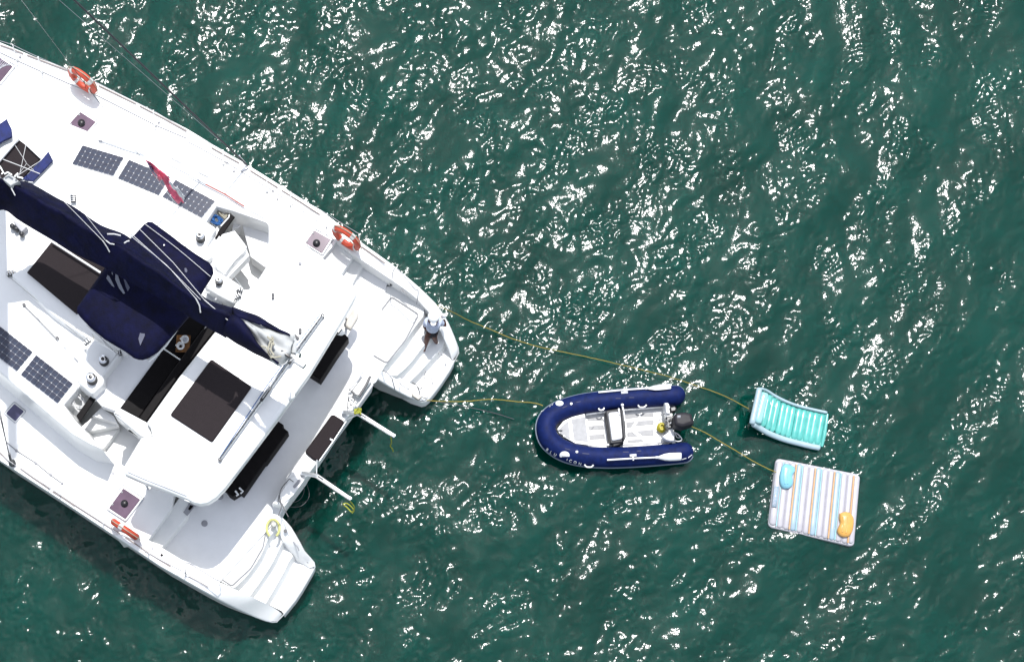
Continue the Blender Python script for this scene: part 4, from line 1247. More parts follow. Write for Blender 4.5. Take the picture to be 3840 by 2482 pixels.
# ------------------------------------------------------------------ rescue light with yellow strop on the lower stern
rl = thing("rescue_buoy", "yellow horseshoe buoy with a small lamp standing on the lower stern platform", "rescue buoy", P(1024, 1975, 1.32))
cc = P(*cI((1306, 400))[0], 1.45)
tube("horseshoe", [cc + Vector((.135 * math.cos(a), .185 * math.sin(a), 0)) for a in [R(-60 + 300 * k / 20) for k in range(21)]], .028, "buoy_yellow", rl, sides=8, flat=.8)
lc = P(*cI((1318, 370))[0], 1.36)
lathe("lamp", lc, [(.03, 0), (.05, .03), (.055, .12), (.05, .16), (.02, .2)], "lamp_glass", rl, 18)
lathe("lamp_band", lc, [(.057, .10), (.057, .125)], "black_plastic", rl, 18)
tube("strap", smooth_line([lc + Vector((.02, .03, .2)), lc + Vector((-.02, .06, .16)), lc + Vector((-.05, .02, .1)), lc + Vector((-.06, -.06, .05))], 8), .010, "tape_white", rl, sides=5)

# ------------------------------------------------------------------ lime ropes on the davits
def messy(name, label, pts, z, r, m, cat="rope", seed=1, blob=None, group=None):
    rnd = random.Random(seed)
    q = [P(x, y, zz) for (x, y), zz in zip(pts, z)]
    q = smooth_line(q, 30)
    o = tube(name, q, r, m, None, sides=6)
    tag(o, label, cat, group)
    return o
rnd = random.Random(4)
c = P(1339, 1541, 2.12)
bl = [c + Vector((rnd.uniform(-.07, .09), rnd.uniform(-.08, .07), rnd.uniform(-.02, .06))) for _ in range(26)]
tag(tube("davit_rope", smooth_line(bl, 120), .014, "rope_lime", None, sides=6), "yellow rope bunched on the elbow of the upper davit", "rope", "yellow davit ropes")
messy("davit_rope", "yellow rope hanging from the tip of the upper davit to the water", [(1466, 1638), (1468, 1660), (1464, 1672), (1472, 1684), (1474, 1692)], (2.0, 1.4, 1.1, .7, .5), .014, "rope_lime", group="yellow davit ropes")
messy("davit_rope", "knotted lime rope hanging from the tip of the lower davit", cS((1700, 1110), (1790, 1240), (1740, 1330), (1650, 1240), (1570, 1180), (1660, 1170), (1780, 1290), (1750, 1350)), (2.0, 1.6, 1.3, 1.25, 1.3, 1.25, 1.1, 1.0), .014, "rope_lime", group="yellow davit ropes")

# ------------------------------------------------------------------ person seated on the stern
def skinned(name, verts, edges, radii, material, parent, levels=2, root=0):
    me = bpy.data.meshes.new(name)
    me.from_pydata([tuple(v) for v in verts], edges, [])
    o = bpy.data.objects.new(name, me)
    link(o, parent)
    o.modifiers.new("skin", 'SKIN')
    sv = me.skin_vertices[0].data
    for i, r in enumerate(radii):
        sv[i].radius = (r, r) if not isinstance(r, tuple) else r
        sv[i].use_root = (i == root)
    o.modifiers.new("sub", 'SUBSURF').render_levels = levels
    o.modifiers["sub"].levels = levels
    me.materials.append(MATS[material])
    return o
def bake(o):
    """apply the modifiers so that the part is a plain mesh"""
    dg = bpy.context.evaluated_depsgraph_get()
    ev = o.evaluated_get(dg)
    me = bpy.data.meshes.new_from_object(ev)
    o.modifiers.clear()
    o.data = me
    me.polygons.foreach_set("use_smooth", [True] * len(me.polygons))
    return o
hip = P(1621, 1240, 1.16)
per = thing("person", "person in white cap, pale blue shirt and black shorts sitting on the upper stern", "person", hip)
Q = lambda x, y, z: P(x, y, z)
chest = Q(1624, 1216, 1.50); neck = Q(1625, 1199, 1.66); head = Q(1626, 1190, 1.80)
shL, shR = Q(1603, 1207, 1.58), Q(1647, 1206, 1.58)
elL, elR = Q(1590, 1224, 1.38), Q(1671, 1222, 1.36)
haL, haR = Q(1606, 1243, 1.30), Q(1664, 1198, 1.54)
knL, knR = Q(1603, 1265, 1.20), Q(1628, 1263, 1.20)
anL, anR = Q(1593, 1300, .87), Q(1634, 1280, .87)
toL, toR = Q(1588, 1320, .825), Q(1640, 1289, .825)
hL, hR = Q(1612, 1243, 1.16), Q(1630, 1243, 1.16)
V = [hip, chest, neck, head, head + UP * .09, shL, elL, haL, shR, elR, haR, hL, knL, anL, toL, hR, knR, anR, toR]
E = [(0, 1), (1, 2), (2, 3), (3, 4), (2, 5), (5, 6), (6, 7), (2, 8), (8, 9), (9, 10), (0, 11), (11, 12), (12, 13), (13, 14), (0, 15), (15, 16), (16, 17), (17, 18)]
Rd = [.11, .12, .05, .085, .06, .05, .04, .028, .05, .04, .028, .085, .07, .045, .036, .085, .07, .045, .036]
bake(skinned("body", V, E, Rd, "skin_brown", per))
bake(skinned("shirt", [hip + UP * .05, chest, neck - UP * .03, shL, shL.lerp(elL, .75), shR, shR.lerp(elR, .6)], [(0, 1), (1, 2), (2, 3), (3, 4), (2, 5), (5, 6)], [.15, .175, .09, .088, .066, .088, .062], "shirt_pale", per))
bake(skinned("shorts", [hip, hL, hL.lerp(knL, .8), hR, hR.lerp(knR, .8)], [(0, 1), (1, 2), (0, 3), (3, 4)], [.13, .10, .078, .10, .078], "shorts_black", per))
lathe("cap", head + UP * .02, [(.118, 0), (.125, .03), (.116, .08), (.085, .12), (.02, .14)], "hat_white", per, 24)
pk = bmesh.new()
hc = head + UP * .035 + Vector((-.005, -.125, -.01))
lathe_bm(pk, hc, [(.062, 0), (.060, .012)], 20)
soft(finish(pk, "cap_peak", "hat_white", per), 40)
lathe("hair", head + Vector((0, -.01, -.02)), [(.09, -.03), (.098, 0), (.098, .045)], "shorts_black", per, 20)
for s in (-1, 1):
    lathe("eye", head + Vector((s * .03, -.085, -.005)), [(.008, 0), (.010, .008), (.004, .014)], "cup_white", per, 8)
# fingers
def hand(base, d, mats="skin_brown"):
    d = d.normalized(); s = d.cross(UP).normalized()
    for k, L in enumerate((.062, .072, .066, .052)):
        a = base + s * ((k - 1.5) * .018)
        skinned_f = [a, a + d * L * .5 + UP * .004, a + d * L - UP * .012]
        tube("finger", skinned_f, [.010, .009, .006], mats, per, sides=6)
    tube("thumb", [base - s * .03, base - s * .048 + d * .03, base - s * .04 + d * .05], [.011, .010, .007], mats, per, sides=6)
hand(haL + Vector((0, -.03, 0)), Vector((.2, -1, 0)))
hand(haR + Vector((0, .03, 0)), Vector((0, 1, 0)))
cupw = P(1666, 1184, 1.62)
o = lathe("sun_hat", cupw - UP * .03, [(.02, -.02), (.045, .0), (.05, .04), (.03, .08), (.01, .085)], "hat_white", None, 18)
tag(o, "small round white mug held up in the seated person's hand", "mug"); o.name = "mug"

# ------------------------------------------------------------------ dinghy
ZC, RT = .30, .215
din = thing("dinghy", "navy blue inflatable dinghy with white floor and black outboard motor", "dinghy", P(2290, 1590, 0))
cen = [(1908, 310), (1780, 320), (1500, 338), (1200, 358), (950, 385), (750, 412), (600, 448), (480, 490), (395, 540), (328, 600), (298, 680), (304, 765), (340, 840), (410, 903), (500, 955), (620, 995), (760, 1018),
       (950, 1030), (1200, 1026), (1500, 1008), (1780, 984), (2002, 958)]
cp = [P(x, y, ZC) for x, y in cK(*cen)]
cl_ = smooth_line(cp, 110)
_e = []
for end in (0, 1):
    if end: cl_.reverse()
    base_ = cl_[:]
    L_ = [(p - base_[0]).length for p in base_]
    k0 = next(i for i, d in enumerate(L_) if d > RT * 1.05)
    head_ = [base_[0].lerp(base_[k0], f) for f in (0, .03, .1, .22, .4, .65)]
    cl_ = head_ + base_[k0:]
    if end: cl_.reverse()
N_ = len(cl_)
for i, p in enumerate(cl_):
    t_ = abs(i / (N_ - 1) - .5) * 2
    p.z = ZC + .10 * max(0, 1 - t_ * 2.0) ** 2
rad = []
for p in cl_:
    d = min((p - cl_[0]).length, (p - cl_[-1]).length)
    rad.append(RT * math.sqrt(max(.004, 1 - (1 - min(1, d / RT)) ** 2)))
tube("inflatable_tube", cl_, rad, "navy_hypalon", din, sides=24)
dcen = sum(cl_, Vector()) / N_
def outward(i):
    t = (cl_[min(N_ - 1, i + 1)] - cl_[max(0, i - 1)]).normalized()
    s = t.cross(UP).normalized()
    if s.dot(cl_[i] - dcen) < 0: s = -s
    return t, s
def on_tube(i, a, extra=0.0):
    t, s = outward(i)
    return cl_[i] + (s * math.cos(a) + UP * math.sin(a)) * (rad[i] + extra)
def near(px, py):
    q = P(px, py, ZC + RT * .7)
    return min(range(N_), key=lambda i: (cl_[i].xy - q.xy).length)
def ang_for(i, px, py):
    """angle round the tube whose surface point shows at the pixel"""
    best = (9e9, 0)
    for k in range(-8, 80):
        a = k * math.pi / 72
        p = on_tube(i, a)
        x = NAX + p.x * FOC / (CAM_H - p.z); y = NAY - p.y * FOC / (CAM_H - p.z)
        d = (x - px) ** 2 + (y - py) ** 2
        if d < best[0]: best = (d, a)
    return best[1]
bm = bmesh.new()
tube_bm(bm, [on_tube(i, -.12, .004) for i in range(2, N_ - 2)], .021, 6, True)
soft(finish(bm, "rubbing_strake", "strake_grey", din), 50)
# hull below and floor
hp = cK((470, 640), (560, 570), (760, 520), (1000, 480), (1300, 450), (1680, 430), (1720, 520), (1760, 850), (1400, 860), (1000, 890), (760, 890), (600, 840), (480, 780), (430, 710))
prism("floor", hp, .13, .2, "gelcoat_white", din, bevel=0)
prism("hull_bottom", cK((330, 700), (420, 560), (700, 470), (1200, 400), (1740, 370), (1800, 900), (1300, 950), (800, 960), (450, 860)), .10, .28, "gelcoat_white", din, bevel=0, inset=.15)
# inner wall ring under the tube
bow = rounded(cK((430, 700), (500, 610), (600, 560), (750, 525), (790, 890), (640, 870), (520, 800), (440, 740)), 4)
prism("bow_locker", bow, .34, .2, "gelcoat_white", din, bevel=.012)
prism("locker_lid", cK((590, 590), (750, 560), (790, 850), (625, 830)), .352, .012, "floor_grey", din, bevel=.004)
prism("locker_lid", rounded(cK((450, 700), (560, 605), (580, 820), (470, 760)), 4), .352, .012, "floor_grey", din, bevel=.004)
tube("bow_handle", wpts(cK((430, 718), (490, 718)), .38), .012, "rubber_grey", din, sides=6)
for x, y in cK((600, 658), (612, 770), (510, 785)):
    lathe("latch", P(x, y, .352), [(.02, 0), (.02, .012)], "white_plastic", din, 8)
for pts in (((780, 575), (960, 575), (965, 608), (782, 610)), ((785, 665), (965, 655), (975, 705), (792, 715)), ((795, 770), (975, 755), (985, 815), (805, 825)),
            ((1215, 540), (1375, 525), (1372, 570), (1215, 585)), ((1400, 525), (1545, 515), (1545, 560), (1400, 565)),
            ((1225, 625), (1340, 612), (1295, 680), (1232, 688)), ((1365, 610), (1540, 595), (1542, 650), (1330, 668)),
            ((1235, 745), (1290, 735), (1360, 785), (1240, 795)), ((1350, 725), (1540, 705), (1545, 775), (1420, 785)), ((1240, 828), (1400, 818), (1430, 850), (1245, 862))):
    prism("floor_pad", cK(*pts), .142, .012, "floor_grey", din, bevel=.004)
for pts in (((1410, 510), (1290, 690)), ((1290, 725), (1450, 860))):
    tube("floor_rib", wpts(cK(*pts), .15), .014, "gelcoat_white", din, sides=6, flat=.5)
tube("crutch_mark", wpts(cK((855, 670), (820, 715)), .15), .006, "decal_grey", din, sides=4)
tube("crutch_mark", wpts(cK((865, 845), (815, 885)), .15), .006, "decal_grey", din, sides=4)
# inner side boards
for a in (((760, 530), (1000, 497), (1300, 470), (1680, 440)), ((790, 885), (1100, 885), (1450, 868), (1740, 845))):
    tube("side_board", wpts(cK(*a), .27), .03, "gelcoat_white", din, sides=6)
# helm seat box
prism("seat_base", rounded(cK((990, 490), (1150, 465), (1205, 480), (1225, 800), (1195, 850), (1045, 870)), 6), .46, .33, "seat_trim", din, bevel=.02)
prism("seat_cushion", rounded(cK((1022, 525), (1045, 508), (1160, 500), (1190, 790), (1175, 815), (1065, 835)), 6), .52, .07, "white_plastic", din, bevel=.025)
tube("seat_rail", wpts(cK((1180, 425), (1195, 500), (1210, 610)), .56), .020, "white_plastic", din, sides=8)
tube("seat_rail", wpts(cK((1140, 465), (1150, 540)), .55), .018, "white_plastic", din, sides=8)
lathe("rail_knob", P(*cK((1180, 430))[0], .55), [(.03, 0), (.035, .03), (.02, .06)], "white_plastic", din, 12)
prism("seat_bolster", rounded(cK((1165, 480), (1200, 478), (1222, 810), (1190, 830)), 4), .58, .1, "seat_trim", din, bevel=.02)
prism("step_box", rounded(cK((1060, 862), (1180, 850), (1200, 870), (1080, 905)), 3), .40, .2, "seat_trim", din, bevel=.02)
# transom
prism("transom", cK((1670, 400), (1710, 400), (1775, 740), (1775, 840), (1735, 845), (1720, 740)), .52, .5, "gelcoat_white", din, bevel=.02)
prism("transom_knee", rounded(cK((1680, 400), (1715, 400), (1745, 480), (1730, 530), (1690, 520)), 5), .60, .2, "white_plastic", din, bevel=.02)
prism("transom_knee", rounded(cK((1640, 790), (1740, 720), (1780, 770), (1780, 840), (1700, 830)), 5), .56, .2, "white_plastic", din, bevel=.02)
tube("fuel_hose", smooth_line(wpts(cK((1740, 725), (1820, 760), (1870, 820), (1830, 845), (1770, 830)), .42), 16), .012, "white_plastic", din, sides=6)
tube("fuel_hose", smooth_line(wpts(cK((1790, 750), (1815, 800), (1850, 800)), .40), 8), .008, "white_plastic", din, sides=6)
for a in (((1600, 790), (1680, 770), (1700, 800)), ((1620, 800), (1700, 760), (1740, 740)), ((1560, 560), (1620, 545), (1690, 520))):
    tube("steering_cable", smooth_line(wpts(cK(*a), .33), 8), .010, "seam_grey", din, sides=5)
prism("stern_well", cK((1550, 570), (1670, 550), (1700, 700), (1560, 740)), .16, .02, "gelcoat_white", din, bevel=.006)
# carry handles and valves on the tube
def grab(x0, y0, x1, y1, m="white_plastic", bow_=.35):
    a, b = cK((x0, y0), (x1, y1))
    i = near(*a); j = near(*b)
    pa = on_tube(i, ang_for(i, *a), .005); pb = on_tube(j, ang_for(j, *b), .005)
    mid = (pa + pb) * .5
    n = (mid - cl_[(i + j) // 2]).normalized()
    side = (pb - pa).cross(n).normalized()
    L = (pb - pa).length
    if side.y > 0: side = -side
    tube("grab_handle", smooth_line([pa, pa.lerp(pb, .2) + n * .03 + side * L * bow_ * .5, mid + n * .035 + side * L * bow_ * .6, pa.lerp(pb, .8) + n * .03 + side * L * bow_ * .5, pb], 12), .018, m, din, sides=6)
grab(905, 462, 988, 458); grab(1378, 425, 1462, 420); grab(755, 1112, 865, 1118)
def tubepatch(pts, m, name, extra=.004, thick=0.0):
    bm = bmesh.new(); vs = []
    for x, y in cK(*pts):
        vs.append(bm.verts.new(surf(x, y, extra)))
    pts = cK(*pts)
    cx = sum(p[0] for p in pts) / len(pts); cy = sum(p[1] for p in pts) / len(pts)
    inner = [bm.verts.new(surf(cx + (x - cx) * .55, cy + (y - cy) * .55, extra)) for x, y in pts]
    cc_ = bm.verts.new(surf(cx, cy, extra))
    for i in range(len(vs)):
        j = (i + 1) % len(vs)
        bm.faces.new((vs[i], vs[j], inner[j], inner[i])); bm.faces.new((inner[i], inner[j], cc_))
    return finish(bm, name, m, din)
def surf(x, y, extra=.004):
    """point of the tube surface that shows at the pixel (ray against the tube)"""
    o_ = Vector((0, 0, CAM_H)); d = (P(x, y, 0) - o_).normalized()
    t = (CAM_H - .9) / -d.z
    near_ = (9e9, t)
    for _ in range(40):
        p = o_ + d * t
        best = 9e9
        for i in range(N_ - 1):
            a, b = cl_[i], cl_[i + 1]
            ab = b - a
            f = max(0, min(1, (p - a).dot(ab) / max(1e-9, ab.dot(ab))))
            r_ = rad[i] * (1 - f) + rad[i + 1] * f
            dd = (p - (a + ab * f)).length - r_ - extra
            if dd < best: best = dd
        if best < near_[0]: near_ = (best, t)
        if best < .0008 or p.z < .05: break
        t += best
    return o_ + d * near_[1]
for pts in (((490, 455), (540, 435), (545, 440), (495, 462)), ((650, 392), (700, 382), (702, 388), (652, 398)), ((1105, 345), (1165, 345), (1165, 355), (1105, 355)), ((1260, 335), (1320, 335), (1320, 345), (1260, 345)),
            ((520, 925), (580, 940), (578, 948), (518, 933)), ((720, 978), (800, 985), (800, 995), (720, 988)), ((1190, 962), (1255, 962), (1255, 972), (1190, 972)), ((1350, 950), (1400, 948), (1400, 960), (1350, 962))):
    tubepatch(pts, "patch_navy", "lacing_eye")
def disc(cx, cy, rx, ry, m, name, extra=.005, a0=0, a1=360):
    pts = [(cx + rx * math.cos(R(a)), cy + ry * math.sin(R(a))) for a in np.linspace(a0, a1, 20, endpoint=(a1 - a0 < 360))]
    return tubepatch(pts, m, name, extra)
disc(592, 410, 14, 14, "white_plastic", "valve", .012); disc(657, 965, 15, 14, "white_plastic", "valve", .012)
disc(456, 405, 46, 30, "white_plastic", "emblem", .006)
# emblem and lettering on the lower bow
disc(515, 1005, 58, 46, "white_plastic", "emblem", .006, 150, 380)
for k in range(5):
    x = 490 + 14 * k
    tubepatch(((x, 1015 + 2 * k), (x + 5, 1015 + 2 * k), (x + 9, 1050 + 4 * k), (x + 2, 1050 + 3 * k)), "navy_hypalon", "emblem_stroke", .009)
def letters(word, spots, size):
    for ch, (x, y, a) in zip(word, spots):
        fc = bpy.data.curves.new("letter", 'FONT'); fc.body = ch; fc.size = size; fc.align_x = 'CENTER'; fc.align_y = 'CENTER'; fc.offset = .0015
        fc.resolution_u = 3
        tmp = bpy.data.objects.new("tmp", fc); COL.objects.link(tmp)
        dg = bpy.context.evaluated_depsgraph_get()
        me = bpy.data.meshes.new_from_object(tmp.evaluated_get(dg))
        COL.objects.unlink(tmp); bpy.data.objects.remove(tmp)
        me.name = "letter"
        px, py = cK((x, y))[0]
        ca, sa = math.cos(R(a)), math.sin(R(a))
        for v in me.vertices:
            u, w_ = v.co.x * 171, -v.co.y * 171
            v.co = surf(px + u * ca - w_ * sa, py + u * sa + w_ * ca, .006)
        me.materials.clear(); me.materials.append(MATS["white_plastic"])
        link(bpy.data.objects.new("letter", me), din)
letters("BLU", [(313, 942, 38), (356, 974, 33), (404, 1002, 28)], .085)
letters("ICON", [(545, 1052, 18), (583, 1072, 17), (636, 1090, 14), (692, 1106, 12)], .085)
for x0, y0 in ((372, 420), (345, 438), (268, 488), (250, 496)):
    tubepatch(((x0 - 9, y0 + 6), (x0 + 6, y0 - 8), (x0 + 10, y0 - 4), (x0 - 5, y0 + 10)), "white_plastic", "letter_mark", .006)
tubepatch(((1940, 1030), (1985, 995), (1990, 1002), (1945, 1040)), "white_plastic", "emblem", .006)
tubepatch(((1870, 1050), (1920, 1035), (1922, 1044), (1872, 1060)), "white_plastic", "emblem", .006)

# outboard motor
mot = prism("outboard_motor", rounded(cK((1775, 560), (1800, 515), (1900, 500), (1985, 520), (2010, 600), (2000, 645), (1880, 680), (1790, 660)), 9), .95, .30, "cowl_dark", din, bevel=.07, inset=-.01, seg=4)
prism("motor_band", rounded(cK((1790, 640), (1800, 600), (2010, 605), (2008, 650), (1900, 695), (1800, 680)), 6), .72, .16, "black_plastic", mot, bevel=.03)
prism("motor_decal", cK((1815, 545), (1855, 543), (1855, 572), (1815, 574)), .954, .004, "decal_grey", mot, bevel=0)
tube("motor_leg", [P(*cK((1850, 640))[0], .7), P(*cK((1850, 640))[0], -.2)], .09, "black_plastic", mot, sides=12)
prism("motor_bracket", cK((1690, 560), (1790, 540), (1800, 680), (1720, 700), (1680, 650)), .60, .25, "black_plastic", mot, bevel=.03)
rnd = random.Random(12)
for k in range(14):
    x, y = rnd.uniform(1690, 1790), rnd.uniform(540, 700)
    x2, y2 = x + rnd.uniform(-30, 30), y + rnd.uniform(-30, 30)
    tube("motor_linkage", wpts(cK((x, y), (x2, y2)), .64 + rnd.uniform(0, .05)), .010, "rubber_grey" if k % 3 else "steel", mot, sides=5)
prism("motor_tiller", rounded(cK((1725, 450), (1790, 430), (1815, 460), (1800, 500), (1740, 510)), 5), .66, .12, "black_plastic", mot, bevel=.03)

# bailer
yb = P(*cK((1632, 690))[0], .20)
o = thing("fuel_cap_rope", "round yellow coil of rope on the dinghy floor beside the outboard motor", "rope", yb)
o.name = "yellow_rope_coil"
sp_ = []
for k in range(60):
    a = k * .6; rr_ = .09 - .0007 * k
    sp_.append(yb + Vector((rr_ * math.cos(a), rr_ * 1.15 * math.sin(a), .01 + .0018 * k)))
mat("bright_yellow", (0.42, 0.36, 0.012), rough=.5, var=.2, scale=30)
tube("rope_loops", sp_, .020, "bright_yellow", o, sides=6)
lathe("rope_core", yb, [(.07, 0), (.075, .05), (.03, .07)], "bright_yellow", o, 14)

# ------------------------------------------------------------------ oars strapped to the tubes
def oar(a, b, neck_, tipu, tipl, label):
    pa, pb, pn = surf(*cK(a)[0], .03), surf(*cK(b)[0], .03), surf(*cK(neck_)[0], .03)
    t = thing("oar", label, "oar", pa, "oars laid on the dinghy tubes")
    up_ = UP * .02
    tube("shaft", [pa + up_, pa.lerp(pn, .5) + up_ * 2, pn + up_], [.020, .018, .018], "white_plastic", t, sides=8)
    tube("collar", [pn - (pn - pa).normalized() * .05 + up_, pn + (pn - pa).normalized() * .02 + up_], .028, "white_plastic", t, sides=8)
    e1 = surf(*cK(tipu)[0], .03) + up_; e2 = surf(*cK(tipl)[0], .03) + up_
    s = (e1 - e2).normalized(); w = (e1 - e2).length / 2; em = (e1 + e2) / 2
    bm = bmesh.new(); L = pn + up_; prof = [(0, .25), (.12, .5), (.3, .85), (.5, 1), (.8, 1), (.97, .97), (1.0, .8)]
    rows = []
    for f, ww in prof:
        c_ = L.lerp(em, f)
        z_ = .012
        rows.append([bm.verts.new(c_ + s * (w * ww * k) + UP * (z_ * (1 - abs(k)) + (.004 if abs(k) < .2 else 0))) for k in (-1, -.5, 0, .5, 1)])
    for r1, r2 in zip(rows, rows[1:]):
        for k in range(4): bm.faces.new((r1[k], r1[k + 1], r2[k + 1], r2[k]))
    bl_ = finish(bm, "blade", "white_plastic", t, smooth=True)
    md = bl_.modifiers.new("thick", 'SOLIDIFY'); md.thickness = .014
    return t
oar((905, 282), (1480, 235), (1470, 235), (1735, 178), (1745, 238), "white oar lying along the dinghy's upper tube")
oar((1005, 1062), (1580, 1035), (1590, 1032), (1862, 975), (1862, 1065), "white oar lying along the dinghy's lower tube")
for x, y in ((1205, 282), (1305, 1010)):
    px, py = cK((x, y))[0]
    p = surf(px, py, .0)
    box("oar_clip", p + UP * .012, Vector((1, .08, 0)), .075, .03, .02, "panel_backing", din, .01)
    box("oar_clip_pin", p + UP * .02 + Vector((0, -.06, 0)) * (1 if y > 500 else -1), Vector((1, .08, 0)), .015, .05, .02, "white_plastic", din, .006)

# ------------------------------------------------------------------ tow lines floating on the water
def towline(label, pts, zs, r=.011, m="rope_yellow"):
    q = []
    base = smooth_line([P(x, y, z) for (x, y), z in zip(pts, zs)], 90)
    rn = random.Random(len(pts))
    for i, p in enumerate(base):
        q.append(p + Vector((0, rn.uniform(-.003, .003), .004 * math.sin(i * .9))))
    o = tube("tow_line", q, r, m, None, sides=6)
    tag(o, label, "tow line", "yellow floating lines")
towline("long yellow line from the upper stern past the dinghy to the aqua lounger", [(1632, 1141), (1708, 1176), (1764, 1205), (1827, 1230), (1909, 1265), (2003, 1296), (2104, 1318), (2224, 1343), (2318, 1365), (2412, 1388), (2507, 1412), (2608, 1445), (2714, 1483), (2809, 1533)],
        (1.3, .7, .3, .14, .11, .11, .11, .11, .11, .11, .11, .11, .11, .12), .0085)
towline("yellow painter line from the upper stern tip to the dinghy bow", [(1600, 1501), (1680, 1505), (1752, 1504), (1846, 1497), (1940, 1506), (2000, 1510), (2036, 1520)], (.62, .6, .55, .5, .45, .45, .46), .0095)
towline("yellow line from the outboard motor to the striped floating mat", [(2560, 1586), (2598, 1601), (2645, 1622), (2689, 1648), (2759, 1689), (2822, 1727), (2870, 1752), (2912, 1771)], (.4, .25, .11, .11, .11, .11, .11, .11), .0095)
dl = smooth_line([P(x, y, .10) for x, y in ((1612, 1503), (1680, 1512), (1752, 1526), (1852, 1548), (1928, 1572))], 30)
tag(tube("dark_line", dl, .010, "rope_dark", None, sides=6), "thin dark line on the water just below the yellow painter line", "rope")  # thin dark tube laid along the water surface

# ------------------------------------------------------------------ aqua lounger
lo_t = thing("pool_lounger", "aqua and white inflatable lounger with one raised end floating right of the dinghy", "inflatable lounger", P(2960, 1570, 0))
upE = cL((470, 175), (545, 205), (640, 265), (760, 325), (880, 370), (1000, 402), (1120, 430), (1235, 455))
loE = cL((385, 560), (460, 605), (560, 665), (680, 715), (800, 755), (920, 785), (1040, 815), (1165, 840))
zp = [.50, .34, .22, .16, .13, .12, .12, .12]
Uw = smooth_line([P(x, y, z) for (x, y), z in zip(upE, zp)], 60); Lw = smooth_line([P(x, y, z) for (x, y), z in zip(loE, zp)], 60)
NCH = 13
for k in range(NCH):
    i = int(3 + (56 - 3) * k / (NCH - 1))
    a, b = Uw[i], Lw[i]
    r = .074 if k else .06
    pts = [a.lerp(b, f) for f in (0.03, .06, .12, .3, .5, .7, .88, .94, .97)]
    rr = [.4, .75, 1, 1, 1, 1, 1, .75, .4]
    bm = bmesh.new()
    tube_bm(bm, [p - UP * .03 for p in pts], [r * q for q in rr], 12, True, flat=.5)
    soft(finish(bm, "air_chamber", "aqua_vinyl", lo_t), 60)
def rim(pts, r, name="side_rim", m="pale_vinyl"):
    bm = bmesh.new(); n = len(pts)
    tube_bm(bm, pts, [r * (.6 if i in (0, n - 1) else 1) for i in range(n)], 12, True)
    soft(finish(bm, name, m, lo_t), 60)
rim([p + UP * .02 for p in Uw], .030)
rim([p - UP * .02 + Vector((-.01, -.035, 0)) for p in Lw], .062)
head_a, head_b = P(*cL((455, 180))[0], .56), P(*cL((370, 575))[0], .56)
rim([head_a.lerp(head_b, f) for f in (-.03, 0, .1, .3, .5, .7, .9, 1, 1.03)], .065, "head_rim")
hp0, hp1 = P(*cL((515, 235))[0], .50), P(*cL((430, 560))[0], .50)
bm = bmesh.new()
tube_bm(bm, [hp0.lerp(hp1, f) for f in (-.04, 0, .1, .3, .5, .7, .9, 1, 1.04)], [.05, .09, .10, .10, .10, .10, .10, .09, .05], 14, True, flat=.6)
mat("pale_aqua", (0.22, 0.42, 0.44), rough=.18, var=.06, coat=.5)
soft(finish(bm, "head_pillow", "pale_aqua", lo_t), 60)
prism("under_panel", cL((430, 200), (560, 240), (800, 345), (1235, 470), (1180, 850), (900, 790), (600, 690), (400, 590)), .10, .06, "aqua_vinyl", lo_t, bevel=0)
rim([P(*cL((1240, 470))[0], .10), P(*cL((1205, 700))[0], .10), P(*cL((1175, 845))[0], .10)], .05, "foot_rim", "aqua_vinyl")

# ------------------------------------------------------------------ striped mat
sm = thing("floating_mat", "square striped inflatable mat with two kidney shaped pillows floating below the lounger", "inflatable mat", P(3050, 1880, 0))
TL, TR, BR, BL = [Vector(p) for p in cM((548, 225), (1632, 440), (1550, 1368), (442, 1108))]
def mp_(u, v):
    a = TL.lerp(TR, u); b = BL.lerp(BR, u)
    return a.lerp(b, v)
def rnd_rect(n=8):
    out = []
    for (cu, cv, a0) in ((.06, .06, 180), (.94, .06, 270), (.94, .94, 0), (.06, .94, 90)):
        for k in range(n):
            a = R(a0 + 90 * k / (n - 1))
            out.append((cu + .06 * math.cos(a), cv + .06 * math.sin(a)))
    return out
body = [tuple(mp_(u, v)) for u, v in rnd_rect()]
prism("mat_base", body, .075, .12, "mat_white", sm, bevel=.03, seg=3)
edges_ = [0.012] + [.095 + .0755 * i for i in range(12)] + [.99]
cols_ = ["mat_blue", "mat_white", "mat_white"]
for i in range(len(edges_) - 1):
    u = (edges_[i] + edges_[i + 1]) / 2
    w = (edges_[i + 1] - edges_[i]) * (TR - TL).length / 171 / 2
    edge_in = .05 if i in (0, 12) else .035
    fs = [edge_in - .012, edge_in, edge_in + .02, .2, .35, .5, .65, .8, 1 - edge_in - .02, 1 - edge_in, 1 - edge_in + .012]
    rr = [.35, .7, .96, 1, 1, 1, 1, 1, .96, .7, .35]
    bm = bmesh.new()
    tube_bm(bm, [P(*mp_(u, f), .085) for f in fs], [w * 1.10 * q for q in rr], 14, True, flat=.50)
    soft(finish(bm, "air_chamber", cols_[i % 3] if i not in (0, 12) else "mat_white", sm), 60)
for i in range(12):
    u = edges_[i + 1]
    m_ = ("stripe_aqua", "stripe_mauve", "stripe_orange")[i % 3]
    wd_ = (.012, .007, .019)[i % 3]
    bm = bmesh.new()
    tube_bm(bm, [P(*mp_(u, f), .134 if m_ == "stripe_orange" else .126) for f in np.linspace(.035, .965, 8)], wd_, 6, True, flat=.4)
    finish(bm, "stripe", m_, sm)
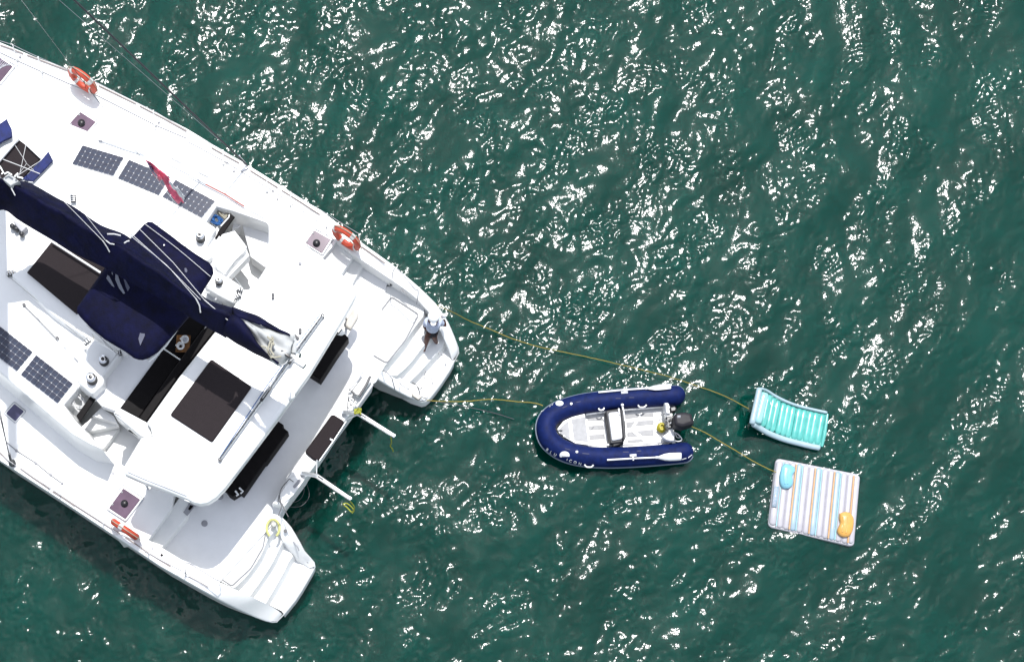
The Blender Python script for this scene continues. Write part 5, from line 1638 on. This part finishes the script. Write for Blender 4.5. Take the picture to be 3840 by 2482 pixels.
def kidney(pts, z, name, m, label, ribs):
    ring = smooth_line([Vector(p) for p in pts + [pts[0]]], 40)[:-1]
    c_ = sum(ring, Vector((0, 0))) / len(ring)
    bm = bmesh.new(); rows = []
    for f, dz in ((1.0, -.05), (1.02, 0), (.95, .035), (.8, .055), (.55, .065), (.3, .068)):
        row = []
        for p in ring:
            q = c_ + (p - c_) * f
            row.append(bm.verts.new(P(q.x, q.y, z) + UP * dz))
        rows.append(row)
    n = len(ring)
    for a, b in zip(rows, rows[1:]):
        for i in range(n): bm.faces.new((a[i], a[(i + 1) % n], b[(i + 1) % n], b[i]))
    cv = bm.verts.new(P(c_.x, c_.y, z) + UP * .068)
    for i in range(n): bm.faces.new((rows[-1][i], rows[-1][(i + 1) % n], cv))
    o = soft(finish(bm, name, m, sm), 60)
    o["label"] = label
    for rb in ribs:
        tube("pillow_rib", smooth_line(wpts(rb, z + .062), 10), .018, m, o, sides=8, flat=.7)
kidney(cM((620, 345), (660, 305), (730, 318), (785, 350), (790, 400), (765, 440), (755, 480), (765, 530), (755, 580), (710, 615), (650, 615), (610, 575), (592, 500), (600, 420)), .17, "pillow", "pillow_blue", "light blue kidney shaped pillow",
       [cM((660, 370), (650, 460), (665, 560)), cM((705, 375), (695, 460), (700, 560))])
kidney(cM((1365, 940), (1430, 920), (1500, 935), (1540, 1000), (1540, 1100), (1520, 1180), (1480, 1230), (1420, 1240), (1360, 1215), (1335, 1160), (1350, 1110), (1370, 1060), (1360, 1000)), .17, "pillow", "pillow_orange", "orange kidney shaped pillow",
       [cM((1405, 980), (1415, 1060), (1400, 1180)), cM((1465, 985), (1465, 1080), (1445, 1190))])
prism("print_panel", [tuple(mp_(u, v)) for u, v in ((.02, .40), (.075, .40), (.075, .70), (.02, .70))], .155, .003, "mat_blue", sm, bevel=0)
for k in range(14):
    v = .41 + .02 * k
    a, b = mp_(.025, v), mp_(.045 + .025 * ((k * 7) % 5) / 5, v)
    tube("print_line", [P(*a, .158), P(*b, .158)], .006, "grey_print", sm, sides=4, flat=.3)
